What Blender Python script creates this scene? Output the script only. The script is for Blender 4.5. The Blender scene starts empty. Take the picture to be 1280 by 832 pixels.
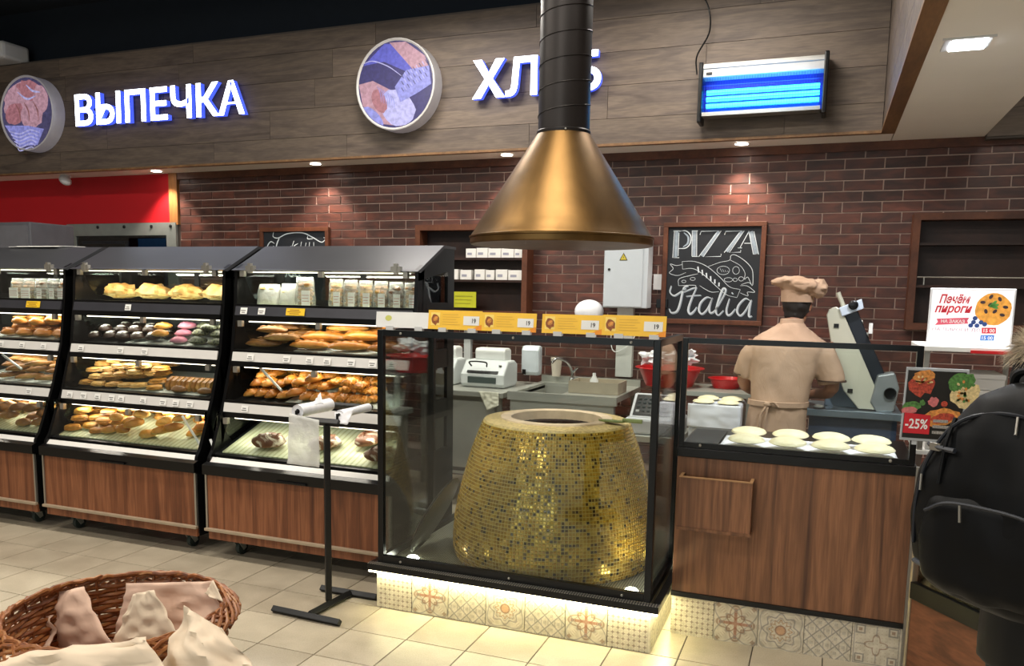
import bpy, bmesh, math, random
from mathutils import Vector, Matrix, noise
R = random.Random(7)
PI = math.pi
SC = bpy.context.scene
COL = SC.collection

# ------------------------------------------------------------------ camera
F_PX, PITCH, YAW, ROLL, HCAM = 1029.94, 0.12861, 0.36906, 0.01703, 1.60512
PPX, PPY = 630.66, 497.76
cy_, sy_, cp_, sp_ = math.cos(YAW), math.sin(YAW), math.cos(PITCH), math.sin(PITCH)
FW = Vector((-sy_*cp_, cy_*cp_, -sp_))
_r = Vector((cy_, sy_, 0)); _u = _r.cross(FW)
RT = math.cos(ROLL)*_r + math.sin(ROLL)*_u
UP = -math.sin(ROLL)*_r + math.cos(ROLL)*_u
CAM = Vector((0, 0, HCAM))
cd = bpy.data.cameras.new('camera'); cam = bpy.data.objects.new('camera', cd); COL.objects.link(cam)
cd.sensor_width = 36.0; cd.lens = F_PX*36/1280; cd.clip_start = 0.05
cd.shift_x = (640-PPX)/1280; cd.shift_y = (PPY-416)/1280
cam.matrix_world = Matrix(((RT.x, UP.x, -FW.x, 0), (RT.y, UP.y, -FW.y, 0), (RT.z, UP.z, -FW.z, HCAM), (0, 0, 0, 1)))
SC.camera = cam

def at(x, y, **k):
    """the point of the world plane X=, Y= or Z= seen at a pixel of the photograph"""
    d = FW + RT*((x-PPX)/F_PX) + UP*((PPY-y)/F_PX)
    (a, b), = k.items(); i = 'XYZ'.index(a)
    return CAM + d*((b-CAM[i])/d[i])

# ------------------------------------------------------------------ world, lights, exposure
w = bpy.data.worlds.new('World'); SC.world = w; w.use_nodes = True
w.node_tree.nodes['Background'].inputs[0].default_value = (0.85, 0.88, 1.0, 1)
w.node_tree.nodes['Background'].inputs[1].default_value = 0.16
SC.view_settings.view_transform = 'Standard'; SC.view_settings.look = 'None'
SC.view_settings.gamma = 1.0; SC.view_settings.exposure = 0.6

def area(name, loc, rot, sx, sy, power, color=(1, 1, 1)):
    l = bpy.data.lights.new(name, 'AREA'); l.shape = 'RECTANGLE'; l.size = sx; l.size_y = sy
    l.energy = power; l.color = color
    o = bpy.data.objects.new(name, l); COL.objects.link(o); o.location = loc; o.rotation_euler = rot
    return o
# the shop's ceiling luminaires, in rows parallel to the counter, all in the shop in front of it
for lx in (-5.6, -3.4, -1.2, 1.0):
    area('ceiling_luminaire', (lx, 3.05, 4.15), (0, 0, 0), 1.2, 0.3, 38, (1.0, 0.93, 0.82))
for lx in (-4.6, -1.6, 1.4):
    area('ceiling_luminaire', (lx, 0.9, 4.15), (0, 0, 0), 1.2, 0.3, 34, (1.0, 0.93, 0.82))
    area('ceiling_luminaire', (lx, -2.2, 4.15), (0, 0, 0), 1.2, 0.3, 40, (1.0, 0.93, 0.85))
# added fill light, set as daylight from an unseen window behind the viewer
area('rear_fill_light', (-2.0, -5.3, 1.9), (math.radians(90), 0, 0), 7.6, 2.0, 100, (.93, .96, 1.0))
# work lights over the bakers' aisle behind the oven
for lx in (-2.9, -0.9):
    area('aisle_luminaire', (lx, 5.2, 3.7), (0, 0, 0), 0.9, 0.2, 30, (1.0, 0.94, 0.85))

# ------------------------------------------------------------------ mesh helpers
class MB:
    def __init__(s): s.v = []; s.f = []; s.m = []
    def add(s, vs, fs, mi=0):
        b = len(s.v); s.v += [tuple(v) for v in vs]; s.f += [tuple(b+i for i in f) for f in fs]; s.m += [mi]*len(fs); return s
    def box(s, x0, x1, y0, y1, z0, z1, mi=0):
        return s.add([(x0,y0,z0),(x1,y0,z0),(x1,y1,z0),(x0,y1,z0),(x0,y0,z1),(x1,y0,z1),(x1,y1,z1),(x0,y1,z1)],
              [(3,2,1,0),(4,5,6,7),(0,1,5,4),(1,2,6,5),(2,3,7,6),(3,0,4,7)], mi)
    def prism(s, poly, M, depth, mi=0):
        """poly = (u,v) outline anticlockwise, extruded from n=0 to n=depth in frame M"""
        n = len(poly); A = [M @ Vector((u, v, 0)) for u, v in poly]; B = [M @ Vector((u, v, depth)) for u, v in poly]
        return s.add(A+B, [tuple(range(n-1, -1, -1)), tuple(range(n, 2*n))]+[(i, (i+1) % n, n+(i+1) % n, n+i) for i in range(n)], mi)
    def flat(s, poly, M, n=0.0, mi=0):
        return s.add([M @ Vector((u, v, n)) for u, v in poly], [tuple(range(len(poly)))], mi)
    def tube(s, pts, r, seg=8, mi=0, cap=True, closed=False):
        pts = [Vector(p) for p in pts]; n = len(pts)
        rr = r if isinstance(r, (list, tuple)) else [r]*n
        t0 = (pts[1]-pts[0]).normalized(); ref = Vector((0, 0, 1)) if abs(t0.z) < .9 else Vector((1, 0, 0))
        vs = []; a = t0.cross(ref).normalized()
        for i, p in enumerate(pts):
            if closed: t = (pts[(i+1) % n]-pts[i-1])
            else: t = (pts[min(i+1, n-1)]-pts[max(i-1, 0)])
            t = t.normalized() if t.length > 1e-9 else t0
            a = (a-t*a.dot(t)); a = a.normalized() if a.length > 1e-6 else t.orthogonal().normalized(); b = t.cross(a)
            for k in range(seg):
                q = 2*PI*k/seg; vs.append(p+(a*math.cos(q)+b*math.sin(q))*rr[i])
        fs = []
        for i in range(n if closed else n-1):
            j = (i+1) % n
            for k in range(seg):
                k2 = (k+1) % seg; fs.append((i*seg+k, i*seg+k2, j*seg+k2, j*seg+k))
        if cap and not closed: fs += [tuple(range(seg-1, -1, -1)), tuple(range((n-1)*seg, n*seg))]
        return s.add(vs, fs, mi)
    def lathe(s, prof, c=(0, 0), seg=32, mi=0, M=None, a0=0.0, cap=True):
        vs = []; n = len(prof)
        for r, z in prof:
            for k in range(seg):
                q = a0+2*PI*k/seg; p = Vector((c[0]+r*math.cos(q), c[1]+r*math.sin(q), z)); vs.append(M @ p if M else p)
        fs = [(i*seg+k, i*seg+(k+1) % seg, (i+1)*seg+(k+1) % seg, (i+1)*seg+k) for i in range(n-1) for k in range(seg)]
        if cap and prof[0][0] > 1e-6: fs.append(tuple(range(seg-1, -1, -1)))
        if cap and prof[-1][0] > 1e-6: fs.append(tuple(range((n-1)*seg, n*seg)))
        return s.add(vs, fs, mi)
    def loft(s, rings, mi=0):
        """rings: list of lists of points, equal counts"""
        n = len(rings[0]); vs = [p for r in rings for p in r]
        fs = [(i*n+k, i*n+(k+1) % n, (i+1)*n+(k+1) % n, (i+1)*n+k) for i in range(len(rings)-1) for k in range(n)]
        fs += [tuple(range(n-1, -1, -1)), tuple(range((len(rings)-1)*n, len(rings)*n))]
        return s.add(vs, fs, mi)
    def blob(s, c, r, seg=14, rows=8, amp=0.0, freq=3.0, seed=0.0, flat=0.0, rot=None, mi=0):
        vs = []; c = Vector(c)
        for i in range(rows+1):
            ph = PI*i/rows
            for k in range(seg):
                q = 2*PI*k/seg
                d = Vector((math.sin(ph)*math.cos(q), math.sin(ph)*math.sin(q), math.cos(ph)))
                m = 1+amp*noise.noise(d*freq+Vector((seed, seed*1.7, -seed)))
                p = Vector((d.x*r[0], d.y*r[1], d.z*r[2]))*m
                if flat and p.z < 0: p.z *= (1-flat)
                vs.append(c+(rot @ p if rot else p))
        fs = [(i*seg+k, (i+1)*seg+k, (i+1)*seg+(k+1) % seg, i*seg+(k+1) % seg) for i in range(rows) for k in range(seg)]
        return s.add(vs, fs, mi)
    def mesh(s, me, M, mi=0):
        return s.add([M @ v.co for v in me.vertices], [tuple(p.vertices) for p in me.polygons], mi)

ORG = {}
def finish(me, mats, smooth, merge):
    for m in mats: me.materials.append(m)
    if merge:
        b = bmesh.new(); b.from_mesh(me); bmesh.ops.remove_doubles(b, verts=b.verts, dist=1e-5)
        b.to_mesh(me); b.free()
    if smooth:
        me.polygons.foreach_set('use_smooth', [True]*len(me.polygons))
        me.set_sharp_from_angle(angle=math.radians(40 if smooth is True else smooth))
    me.update()
def mk(name, mb, mat, parent=None, smooth=False, bev=0, merge=False, label=None, loc=None, keep=False):
    """link mesh builder mb (world coordinates) as one object; parts are moved into their parent's frame"""
    me = bpy.data.meshes.new(name)
    vs = [Vector(v) for v in mb.v]
    if parent is not None: o0 = ORG[parent.name]
    elif keep: o0 = Vector((0, 0, 0))
    elif loc is not None: o0 = Vector(loc)
    else:
        xs = [v.x for v in vs]; ys = [v.y for v in vs]; zs = [v.z for v in vs]
        o0 = Vector(((min(xs)+max(xs))/2, (min(ys)+max(ys))/2, min(zs)))
    me.from_pydata([v-o0 for v in vs], [], mb.f)
    if any(mb.m): me.polygons.foreach_set('material_index', mb.m)
    finish(me, mat if isinstance(mat, (list, tuple)) else [mat], smooth, merge)
    o = bpy.data.objects.new(name, me); COL.objects.link(o)
    if parent is not None: o.parent = parent
    else: o.location = o0
    ORG[o.name] = o0
    if bev:
        md = o.modifiers.new('bevel', 'BEVEL'); md.width = bev; md.segments = 2; md.limit_method = 'ANGLE'; md.angle_limit = math.radians(50)
    if label: o['label'] = label
    return o
def thing(name, label, cat, loc, group=None):
    o = bpy.data.objects.new(name, None); o.empty_display_size = .05; COL.objects.link(o); o.location = loc
    ORG[o.name] = Vector(loc); return tag(o, label, cat, group)
def tag(o, label, cat, group=None):
    o['label'] = label; o['category'] = cat
    if group: o['group'] = group
    return o
def struct(name, mb, mat, parent=None, **k):
    o = mk(name, mb, mat, parent, **({'keep': True, **k} if parent is None else k))
    if parent is None: o['kind'] = 'structure'
    return o
def inst(name, me, loc, parent=None, rot=(0, 0, 0), scale=1.0):
    """a further object on shared mesh data"""
    o = bpy.data.objects.new(name, me); COL.objects.link(o)
    loc = Vector(loc)
    if parent is not None: o.parent = parent; o.location = loc-ORG[parent.name]
    else: o.location = loc
    ORG[o.name] = loc
    o.rotation_euler = rot; o.scale = (scale,)*3 if not isinstance(scale, (tuple, list)) else scale
    return o
def meshof(name, mb, mats, smooth=False):
    me = bpy.data.meshes.new(name); me.from_pydata([tuple(v) for v in mb.v], [], mb.f)
    if any(mb.m): me.polygons.foreach_set('material_index', mb.m)
    finish(me, mats if isinstance(mats, (list, tuple)) else [mats], smooth, False); return me
def copy_tree(o, parent=None):
    c = o.copy(); COL.objects.link(c)
    if parent is not None: c.parent = parent
    for ch in [x for x in COL.objects if x.parent == o]: copy_tree(ch, c)
    return c
def frame(o, u=(1, 0, 0), v=(0, 0, 1)):
    u = Vector(u).normalized(); v = Vector(v).normalized(); n = u.cross(v); o = Vector(o)
    return Matrix(((u.x, v.x, n.x, o.x), (u.y, v.y, n.y, o.y), (u.z, v.z, n.z, o.z), (0, 0, 0, 1)))
def text(body, size, offset=0.0, shear=0.0, space=1.0, extrude=0.0, align='LEFT', res=3):
    c = bpy.data.curves.new('t', 'FONT'); c.body = body; c.size = size; c.offset = offset; c.shear = shear
    c.space_character = space; c.extrude = extrude; c.align_x = align; c.resolution_u = res
    o = bpy.data.objects.new('t', c); COL.objects.link(o)
    me = bpy.data.meshes.new_from_object(o.evaluated_get(bpy.context.evaluated_depsgraph_get()))
    bpy.data.objects.remove(o); bpy.data.curves.remove(c); return me
def fit_text(mb, body, M, u0, u1, v0, v1, n=0.0, depth=0.0, bold=0.0, shear=0.0, mi=0, space=1.0):
    """text scaled to fill the rectangle u0..u1, v0..v1 of frame M"""
    me = text(body, 1.0, offset=bold, shear=shear, extrude=.5 if depth else 0, space=space)
    xs = [v.co.x for v in me.vertices]; ys = [v.co.y for v in me.vertices]
    a, b, c, d = min(xs), max(xs), min(ys), max(ys)
    T = Matrix.Translation((u0-a*(u1-u0)/(b-a), v0-c*(v1-v0)/(d-c), n+depth/2)) @ Matrix.Diagonal(((u1-u0)/(b-a), (v1-v0)/(d-c), depth or 1, 1))
    mb.mesh(me, M @ T, mi); bpy.data.meshes.remove(me)
def spline(pts, k=6):
    """Catmull-Rom through the points"""
    P = [Vector(p) for p in pts]; P = [P[0]*2-P[1]]+P+[P[-1]*2-P[-2]]; out = []
    for i in range(1, len(P)-2):
        for j in range(k):
            t = j/k; a, b, c, d = P[i-1], P[i], P[i+1], P[i+2]
            out.append(.5*((2*b)+(c-a)*t+(2*a-5*b+4*c-d)*t*t+(3*b-a-3*c+d)*t**3))
    out.append(P[-2]); return out
def ribbon(mb, pts, w0, w1=None, M=None, n=0.0, mi=0, smooth=True, k=6):
    """a flat painted stroke on the plane of frame M; swells from w0 to w1 in its middle"""
    q = spline([(p[0], p[1], 0) for p in pts], k) if smooth and len(pts) > 2 else [Vector((p[0], p[1], 0)) for p in pts]
    m = len(q); L = []
    for i, p in enumerate(q):
        t = (q[min(i+1, m-1)]-q[max(i-1, 0)]); t = t.normalized() if t.length else Vector((1, 0, 0))
        s = w0 if w1 is None else w0+(w1-w0)*math.sin(PI*i/(m-1))
        nn = Vector((-t.y, t.x, 0))*s/2; L.append((p+nn, p-nn))
    vs = [M @ Vector((a.x, a.y, n)) for pr in L for a in pr]
    mb.add(vs, [(2*i, 2*i+1, 2*i+3, 2*i+2) for i in range(m-1)], mi)
def ell(cx, cy, a, b, n=20, rot=0.0, wob=0.0, seed=0):
    out = []
    for i in range(n):
        q = 2*PI*i/n; m = 1+wob*noise.noise(Vector((math.cos(q)*2+seed, math.sin(q)*2, seed)))
        x, y = a*m*math.cos(q), b*m*math.sin(q)
        out.append((cx+x*math.cos(rot)-y*math.sin(rot), cy+x*math.sin(rot)+y*math.cos(rot)))
    return out

# ------------------------------------------------------------------ materials
def lin(h):
    h = h.lstrip('#'); v = [int(h[i:i+2], 16)/255 for i in (0, 2, 4)]
    return tuple([(c/12.92 if c <= .04045 else ((c+.055)/1.055)**2.4) for c in v]+[1.0])
class X:
    """a value socket with arithmetic"""
    nt = None
    def __init__(s, k): s.k = k
    def op(s, o, *a, use=None):
        n = X.nt.nodes.new('ShaderNodeMath'); n.operation = o
        for i, q in enumerate((s,)+a):
            if isinstance(q, X): X.nt.links.new(q.k, n.inputs[i])
            else: n.inputs[i].default_value = q
        return X(n.outputs[0])
    def __add__(s, b): return s.op('ADD', b)
    def __sub__(s, b): return s.op('SUBTRACT', b)
    def __mul__(s, b): return s.op('MULTIPLY', b)
    def __truediv__(s, b): return s.op('DIVIDE', b)
    def abs(s): return s.op('ABSOLUTE')
    def sin(s): return s.op('SINE')
    def cos(s): return s.op('COSINE')
    def lt(s, b): return s.op('LESS_THAN', b)
    def gt(s, b): return s.op('GREATER_THAN', b)
    def fract(s): return s.op('FRACT')
    def max(s, b): return s.op('MAXIMUM', b)
    def min(s, b): return s.op('MINIMUM', b)
    def sqrt(s): return s.op('SQRT')
    def atan2(s, b): return s.op('ARCTAN2', b)
def newmat(name):
    m = bpy.data.materials.new(name); m.use_nodes = True; nt = m.node_tree; X.nt = nt
    return m, nt, nt.nodes['Principled BSDF']
def setp(b, color=None, rough=.5, metal=0., spec=None, emis=None, es=0., coat=0., trans=0.):
    if color is not None: b.inputs['Base Color'].default_value = color
    b.inputs['Roughness'].default_value = rough; b.inputs['Metallic'].default_value = metal
    if spec is not None: b.inputs['Specular IOR Level'].default_value = spec
    if emis is not None: b.inputs['Emission Color'].default_value = emis; b.inputs['Emission Strength'].default_value = es
    b.inputs['Coat Weight'].default_value = coat; b.inputs['Transmission Weight'].default_value = trans
def P(name, hexc, rough=.5, metal=0., var=.08, scale=12., **k):
    """plain material with a faint procedural unevenness of colour and gloss"""
    m, nt, b = newmat(name); c = lin(hexc); setp(b, c, rough, metal, **k)
    if var:
        n = noise_(nt, scale); cr = ramp(nt, n, [(0.3, tuple(x*(1-var) for x in c[:3])), (0.7, tuple(min(1, x*(1+var)) for x in c[:3]))])
        nt.links.new(cr, b.inputs['Base Color'])
    return m
def coords(nt, kind='Object', scale=(1, 1, 1)):
    t = nt.nodes.new('ShaderNodeTexCoord'); mp = nt.nodes.new('ShaderNodeMapping'); mp.inputs['Scale'].default_value = scale
    nt.links.new(t.outputs[kind], mp.inputs[0]); return mp
def noise_(nt, scale, stretch=(1, 1, 1), detail=3, dist=0., kind='Object', off=None):
    mp = coords(nt, kind, stretch); n = nt.nodes.new('ShaderNodeTexNoise')
    n.inputs['Scale'].default_value = scale; n.inputs['Detail'].default_value = detail; n.inputs['Distortion'].default_value = dist
    if off is not None: nt.links.new(off, mp.inputs['Location'])
    nt.links.new(mp.outputs[0], n.inputs['Vector']); return n.outputs['Fac']
def ramp(nt, fac, stops):
    r = nt.nodes.new('ShaderNodeValToRGB'); e = r.color_ramp.elements
    while len(e) < len(stops): e.new(.5)
    for i, (p, c) in enumerate(stops): e[i].position = p; e[i].color = tuple(c[:3])+(1,)
    nt.links.new(fac, r.inputs[0]); return r.outputs[0]
def mixc(nt, f, a, b, mode='MIX'):
    n = nt.nodes.new('ShaderNodeMix'); n.data_type = 'RGBA'; n.blend_type = mode
    for q, i in ((f, 0), (a, 6), (b, 7)):
        if isinstance(q, X): q = q.k
        if hasattr(q, 'is_output'): nt.links.new(q, n.inputs[i])
        else: n.inputs[i].default_value = q
    return n.outputs[2]
def bump(nt, b, fac, strength=.2, dist=.01):
    n = nt.nodes.new('ShaderNodeBump'); n.inputs['Strength'].default_value = strength; n.inputs['Distance'].default_value = dist
    nt.links.new(fac, n.inputs['Height']); nt.links.new(n.outputs[0], b.inputs['Normal'])
def objrand(nt):
    n = nt.nodes.new('ShaderNodeObjectInfo'); g = nt.nodes.new('ShaderNodeNewGeometry')
    return (X(n.outputs['Random'])+X(g.outputs['Random Per Island'])).fract()
def seedvec(nt, x):
    c = nt.nodes.new('ShaderNodeCombineXYZ'); a = x*37.0
    for i in range(3): nt.links.new(a.k, c.inputs[i])
    return c.outputs[0]
def wood(name, stops, rough=.45, stretch=(14, 14, .7), scale=1.6, dist=.8, knots=False, tint=.2, spec=.4):
    m, nt, b = newmat(name); setp(b, None, rough, spec=spec)
    rnd = objrand(nt)
    n = noise_(nt, scale, stretch, 5, dist, off=seedvec(nt, rnd))
    c = ramp(nt, n, stops)
    n2 = noise_(nt, scale*5, tuple(s*1.5 for s in stretch), 2, 0.2)
    c = mixc(nt, .35, c, ramp(nt, n2, [(.35, (.45, .45, .45)), (.65, (1, 1, 1))]), 'MULTIPLY')
    f = rnd*tint+(1-tint*.7)
    cc = nt.nodes.new('ShaderNodeCombineXYZ')
    for i in range(3): nt.links.new(f.k, cc.inputs[i])
    c = mixc(nt, 1.0, c, cc.outputs[0], 'MULTIPLY')
    if knots:
        v = nt.nodes.new('ShaderNodeTexVoronoi'); v.inputs['Scale'].default_value = 1.5
        mp = coords(nt, 'Object', (1, 1, 2.6)); nt.links.new(mp.outputs[0], v.inputs['Vector'])
        kf = ramp(nt, v.outputs['Distance'], [(0.02, (.3, .3, .3)), (.12, (1, 1, 1))])
        c = mixc(nt, .8, c, kf, 'MULTIPLY')
    nt.links.new(c, b.inputs['Base Color']); bump(nt, b, n, .08, .003)
    return m
def emit(name, hexc, s):
    m, nt, b = newmat(name); setp(b, (0, 0, 0, 1), .6, emis=lin(hexc), es=s); return m
def glass(name, tint='#eef4f2', rough=.02, refl=1.0, base=0.03):
    m = bpy.data.materials.new(name); m.use_nodes = True; nt = m.node_tree; nt.nodes.clear()
    o = nt.nodes.new('ShaderNodeOutputMaterial'); mx = nt.nodes.new('ShaderNodeMixShader')
    t = nt.nodes.new('ShaderNodeBsdfTransparent'); t.inputs[0].default_value = lin(tint)
    g = nt.nodes.new('ShaderNodeBsdfGlossy'); g.inputs['Roughness'].default_value = rough; g.inputs[0].default_value = (1, 1, 1, 1)
    lw = nt.nodes.new('ShaderNodeFresnel'); lw.inputs[0].default_value = 1.45; X.nt = nt
    f = X(lw.outputs[0])*refl+base
    nt.links.new(f.k, mx.inputs[0]); nt.links.new(t.outputs[0], mx.inputs[1]); nt.links.new(g.outputs[0], mx.inputs[2]); nt.links.new(mx.outputs[0], o.inputs[0])
    return m
def sheer(name, hexc, alpha, rough=.35):
    m, nt, b = newmat(name); setp(b, lin(hexc), rough); b.inputs['Alpha'].default_value = alpha
    n = noise_(nt, 40, (1, 1, 1), 3); bump(nt, b, n, .5, .01); return m

black = P('black_metal', '#0a0a0c', .45, .0, spec=.4)
blackgloss = P('black_plastic', '#070708', .28, spec=.35)
darkrail = P('grey_rail', '#3a3a40', .4, .3)
greyalu = P('aluminium', '#a9a59c', .35, .8)
steel = P('stainless_steel', '#b0b0a8', .36, .45, scale=5)
white = P('white_plastic', '#e4e4e2', .4, scale=4)
offwhite = P('off_white_plastic', '#c9cacb', .45, scale=4)
softw = P('soffit_paint', '#e6e2da', .8, var=.03, scale=2)
redwall = P('red_paint', '#b50c18', .6, var=.05, scale=2)
chalk = P('chalk_white', '#c9d2d8', .9, var=.05); chalk2 = P('chalk_grey', '#8d9aa6', .9, var=.12, scale=60)
slate = P('blackboard', '#11171f', .7, var=.25, scale=6)
ink = P('dark_ink', '#26221f', .7)
W_case = wood('case_laminate', [(.25, lin('#5b321f')), (.45, lin('#7d4a2e')), (.6, lin('#99603f')), (.8, lin('#6a3c25'))])
W_cnt = wood('counter_laminate', [(.25, lin('#523424')), (.45, lin('#7b5339')), (.6, lin('#946546')), (.8, lin('#61402c'))])
W_unit = wood('unit_laminate', [(.25, lin('#4f2f1f')), (.5, lin('#7a4b31')), (.75, lin('#5b3825'))], stretch=(2, 2, 9))
W_plank = wood('fascia_plank', [(.2, lin('#473b35')), (.42, lin('#5f534b')), (.58, lin('#706256')), (.8, lin('#594d44'))], .6, (.8, 7, 7), 1.6, 1.2, True, .25)
W_frame = wood('brown_frame', [(.3, lin('#4d2a1b')), (.7, lin('#6e4029'))], .5, (3, 3, 3))
W_trim = wood('tan_trim', [(.3, lin('#6b4e33')), (.7, lin('#8a6744'))], .5, (6, 1, 6))
W_dark = wood('dark_brown_wood', [(.3, lin('#241411')), (.7, lin('#38211a'))], .5, (3, 3, 3))

# ------------------------------------------------------------------ the floor
Mortar = P('brick_mortar', '#c2a89c', .9)
Grout = P('floor_grout', '#4a4238', .9)
m, nt, b = newmat('floor_tile'); setp(b, None, .32, spec=.45)
rnd = objrand(nt); n = noise_(nt, 5, (1, 1, 1), 4, .3, off=seedvec(nt, rnd)); sp = noise_(nt, 160, (1, 1, 1), 2)
c = ramp(nt, n, [(.3, lin('#a69a86')), (.7, lin('#bcb09b'))]); c = mixc(nt, 1., c, ramp(nt, sp, [(.3, (.86, .85, .83)), (.6, (1, 1, 1))]), 'MULTIPLY')
f = rnd*.12+.93; cc = nt.nodes.new('ShaderNodeCombineXYZ')
for i in range(3): nt.links.new(f.k, cc.inputs[i])
nt.links.new(mixc(nt, 1., c, cc.outputs[0], 'MULTIPLY'), b.inputs['Base Color']); FloorTile = m
floor = struct('floor', MB().box(-9, 4, -5, 6.6, -.05, -.004), Grout)
GX, GY, T = -1.7215, 3.2373, .3
mbt = MB(); g = .0022
mbt.add([(g, g, -.004), (T-g, g, -.004), (T-g, T-g, -.004), (g, T-g, -.004), (g+.001, g+.001, 0), (T-g-.001, g+.001, 0), (T-g-.001, T-g-.001, 0), (g+.001, T-g-.001, 0)],
        [(4, 5, 6, 7), (0, 1, 5, 4), (1, 2, 6, 5), (2, 3, 7, 6), (3, 0, 4, 7)])
tile_me = meshof('floor_tile', mbt, FloorTile)
rest = MB()
for i in range(-24, 19):
    for j in range(-27, 12):
        x, y = GX+i*T, GY+j*T
        if y < -2 and (x < -5 or x > 3): continue
        if -13 <= i <= 8 and -6 <= j <= 2:
            px = Vector((x+.15, y+.15, -HCAM)); z = px.dot(FW)
            u = PPX+F_PX*px.dot(RT)/z; v = PPY-F_PX*px.dot(UP)/z
            if -60 < u < 1340 and v < 900: inst('floor_tile', tile_me, (x, y, 0), floor, rot=(0, 0, 0)); continue
        rest.add([(vx+x, vy+y, vz) for vx, vy, vz in mbt.v], mbt.f)
o = mk('floor_tiles_beyond', rest, FloorTile, floor); o['kind'] = 'stuff'

# ------------------------------------------------------------------ back wall of clinker brick
YW = 6.49
wall = struct('wall_back', MB().box(-9, 3, YW, YW+.15, 0, 4.5), P('wall_core', '#6e6058', .9))
mortar = mk('mortar_bed', MB().box(-5.93, 3, YW-.004, YW, .2, 2.66), Mortar, wall)
m, nt, b = newmat('clinker_brick'); setp(b, None, .42, spec=.4)
rnd = objrand(nt); n = noise_(nt, 3.0, (2, 2, 5), 4, .6, off=seedvec(nt, rnd)); ln_ = noise_(nt, 5, (.4, 1, 34), 2)
c = ramp(nt, (X(n)*.8+rnd*.14+.03).k, [(.28, lin('#36231f')), (.45, lin('#4b2f29')), (.60, lin('#5f382e')), (.78, lin('#7a4538'))])
c = mixc(nt, .5, c, ramp(nt, ln_, [(.4, (.72, .7, .7)), (.6, (1, 1, 1))]), 'MULTIPLY')
nt.links.new(c, b.inputs['Base Color']); bump(nt, b, ln_, .35, .004); Brick = m
BL, BH, XB, ZB = .26, .0748735, -5.66404, 2.35612
MR = .0036
def brickbox(mb, x0, x1, z0, z1):
    y0, y1, q = YW-.013, YW-.003, .0015
    return mb.add([(x0,y1,z0),(x1,y1,z0),(x1,y1,z1),(x0,y1,z1),(x0+q,y0,z0+q),(x1-q,y0,z0+q),(x1-q,y0,z1-q),(x0+q,y0,z1-q)],
                  [(4,5,6,7)[::1],(0,1,5,4),(1,2,6,5),(2,3,7,6),(3,0,4,7)])
holes = [(-3.30, -2.24, 1.4, 2.17), (.51, 1.9, 1.39, 2.19)]
cand = []; full = MB()
one = meshof('brick', brickbox(MB(), MR-BL/2, BL/2-MR, MR, BH-MR), Brick)
for v in one.vertices: v.co.y -= YW
for k in range(-28, 5):
    z0 = ZB+k*BH; off = 0 if k % 2 == 0 else .5
    i = -2
    while True:
        x0 = XB+(i+off)*BL; i += 1
        if x0 > 2.0: break
        a, bb_, zt = max(x0, -5.93), x0+BL, min(z0+BH, 2.66)
        if z0 >= 2.63: continue
        if a >= bb_-.02: continue
        if any(h[0]-.001 < a and bb_ < h[1]+.001 and h[2] < z0 and zt < h[3] for h in holes): continue
        whole = a == x0 and zt == z0+BH
        vis = z0 > .9 and x0 < 1.25
        cand.append(((Vector((x0+BL/2, YW, z0))-CAM).length if (vis and whole) else 99, x0, a, bb_, z0, zt))
cand.sort()
for q, (d, x0, a, bb_, z0, zt) in enumerate(cand):
    if q < 299 and d < 90: inst('brick', one, (x0+BL/2, YW, z0), wall)
    else: brickbox(full, a+MR, bb_-MR, z0+MR, zt-MR)
o = mk('bricks_beyond', full, Brick, wall); o['kind'] = 'stuff'
struct('trim_1', MB().box(-5.93, 3, YW-.035, YW-.002, 2.628, 2.694), W_frame)                     # dark board over the bricks
struct('trim_2', MB().box(-6.03, -5.93, YW-.04, YW-.001, 2.2, 2.694), wood('tan_post', [(.3, lin('#8a5a30')), (.7, lin('#a9733f'))], .5, (8, 8, 1)))
# red painted wall to the left of the bricks, with the pass-through window
rw = MB().box(-9, -7.40, YW-.02, YW, 0, 2.70).box(-7.40, -6.03, YW-.02, YW, 2.225, 2.70).box(-7.4, -5.95, YW-.02, YW, 0, 1.2)
struct('wall_red', rw, redwall)
win = struct('window_1', MB().box(-7.38, -5.95, YW-.05, YW-.02, 2.10, 2.22).box(-7.38, -7.26, YW-.05, YW-.02, 1.2, 2.10).box(-6.07, -5.95, YW-.05, YW-.02, 1.2, 2.10).box(-7.38, -5.95, YW-.05, YW-.02, 1.15, 1.25), P('window_steel', '#8f9490', .4, .4))
bolts = MB()
for bx in (-7.32, -6.95, -6.6, -6.25, -6.01):
    bolts.lathe([(.016, 0), (.016, .008), (.008, .012)], seg=8, M=frame((bx, YW-.05, 2.185)))
mk('bolts', bolts, black, win)
mk('pane', MB().box(-7.26, -6.07, YW-.035, YW-.03, 1.25, 2.10), glass('window_pane', '#9fb4c4', .03), win)
mk('room_shade_panel', MB().box(-7.26, -6.07, YW-.012, YW-.008, 1.25, 2.10), P('room_shade', '#1d2b38', .6), win)  # flat panel coloured dark for the shade of the room behind
mk('inner_sash', MB().box(-7.2, -6.6, YW-.03, YW-.014, 2.02, 2.05).box(-6.62, -6.58, YW-.03, YW-.014, 1.25, 2.05).box(-7.2, -6.62, YW-.03, YW-.014, 1.25, 1.98), P('blue_grey_sash', '#3d4e5e', .4), win)
mk('pale_opening', MB().box(-6.45, -6.1, YW-.03, YW-.014, 1.5, 2.07), P('pale_blue_panel', '#8fb8d4', .5), win)  # pale blue panel inside the window

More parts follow.
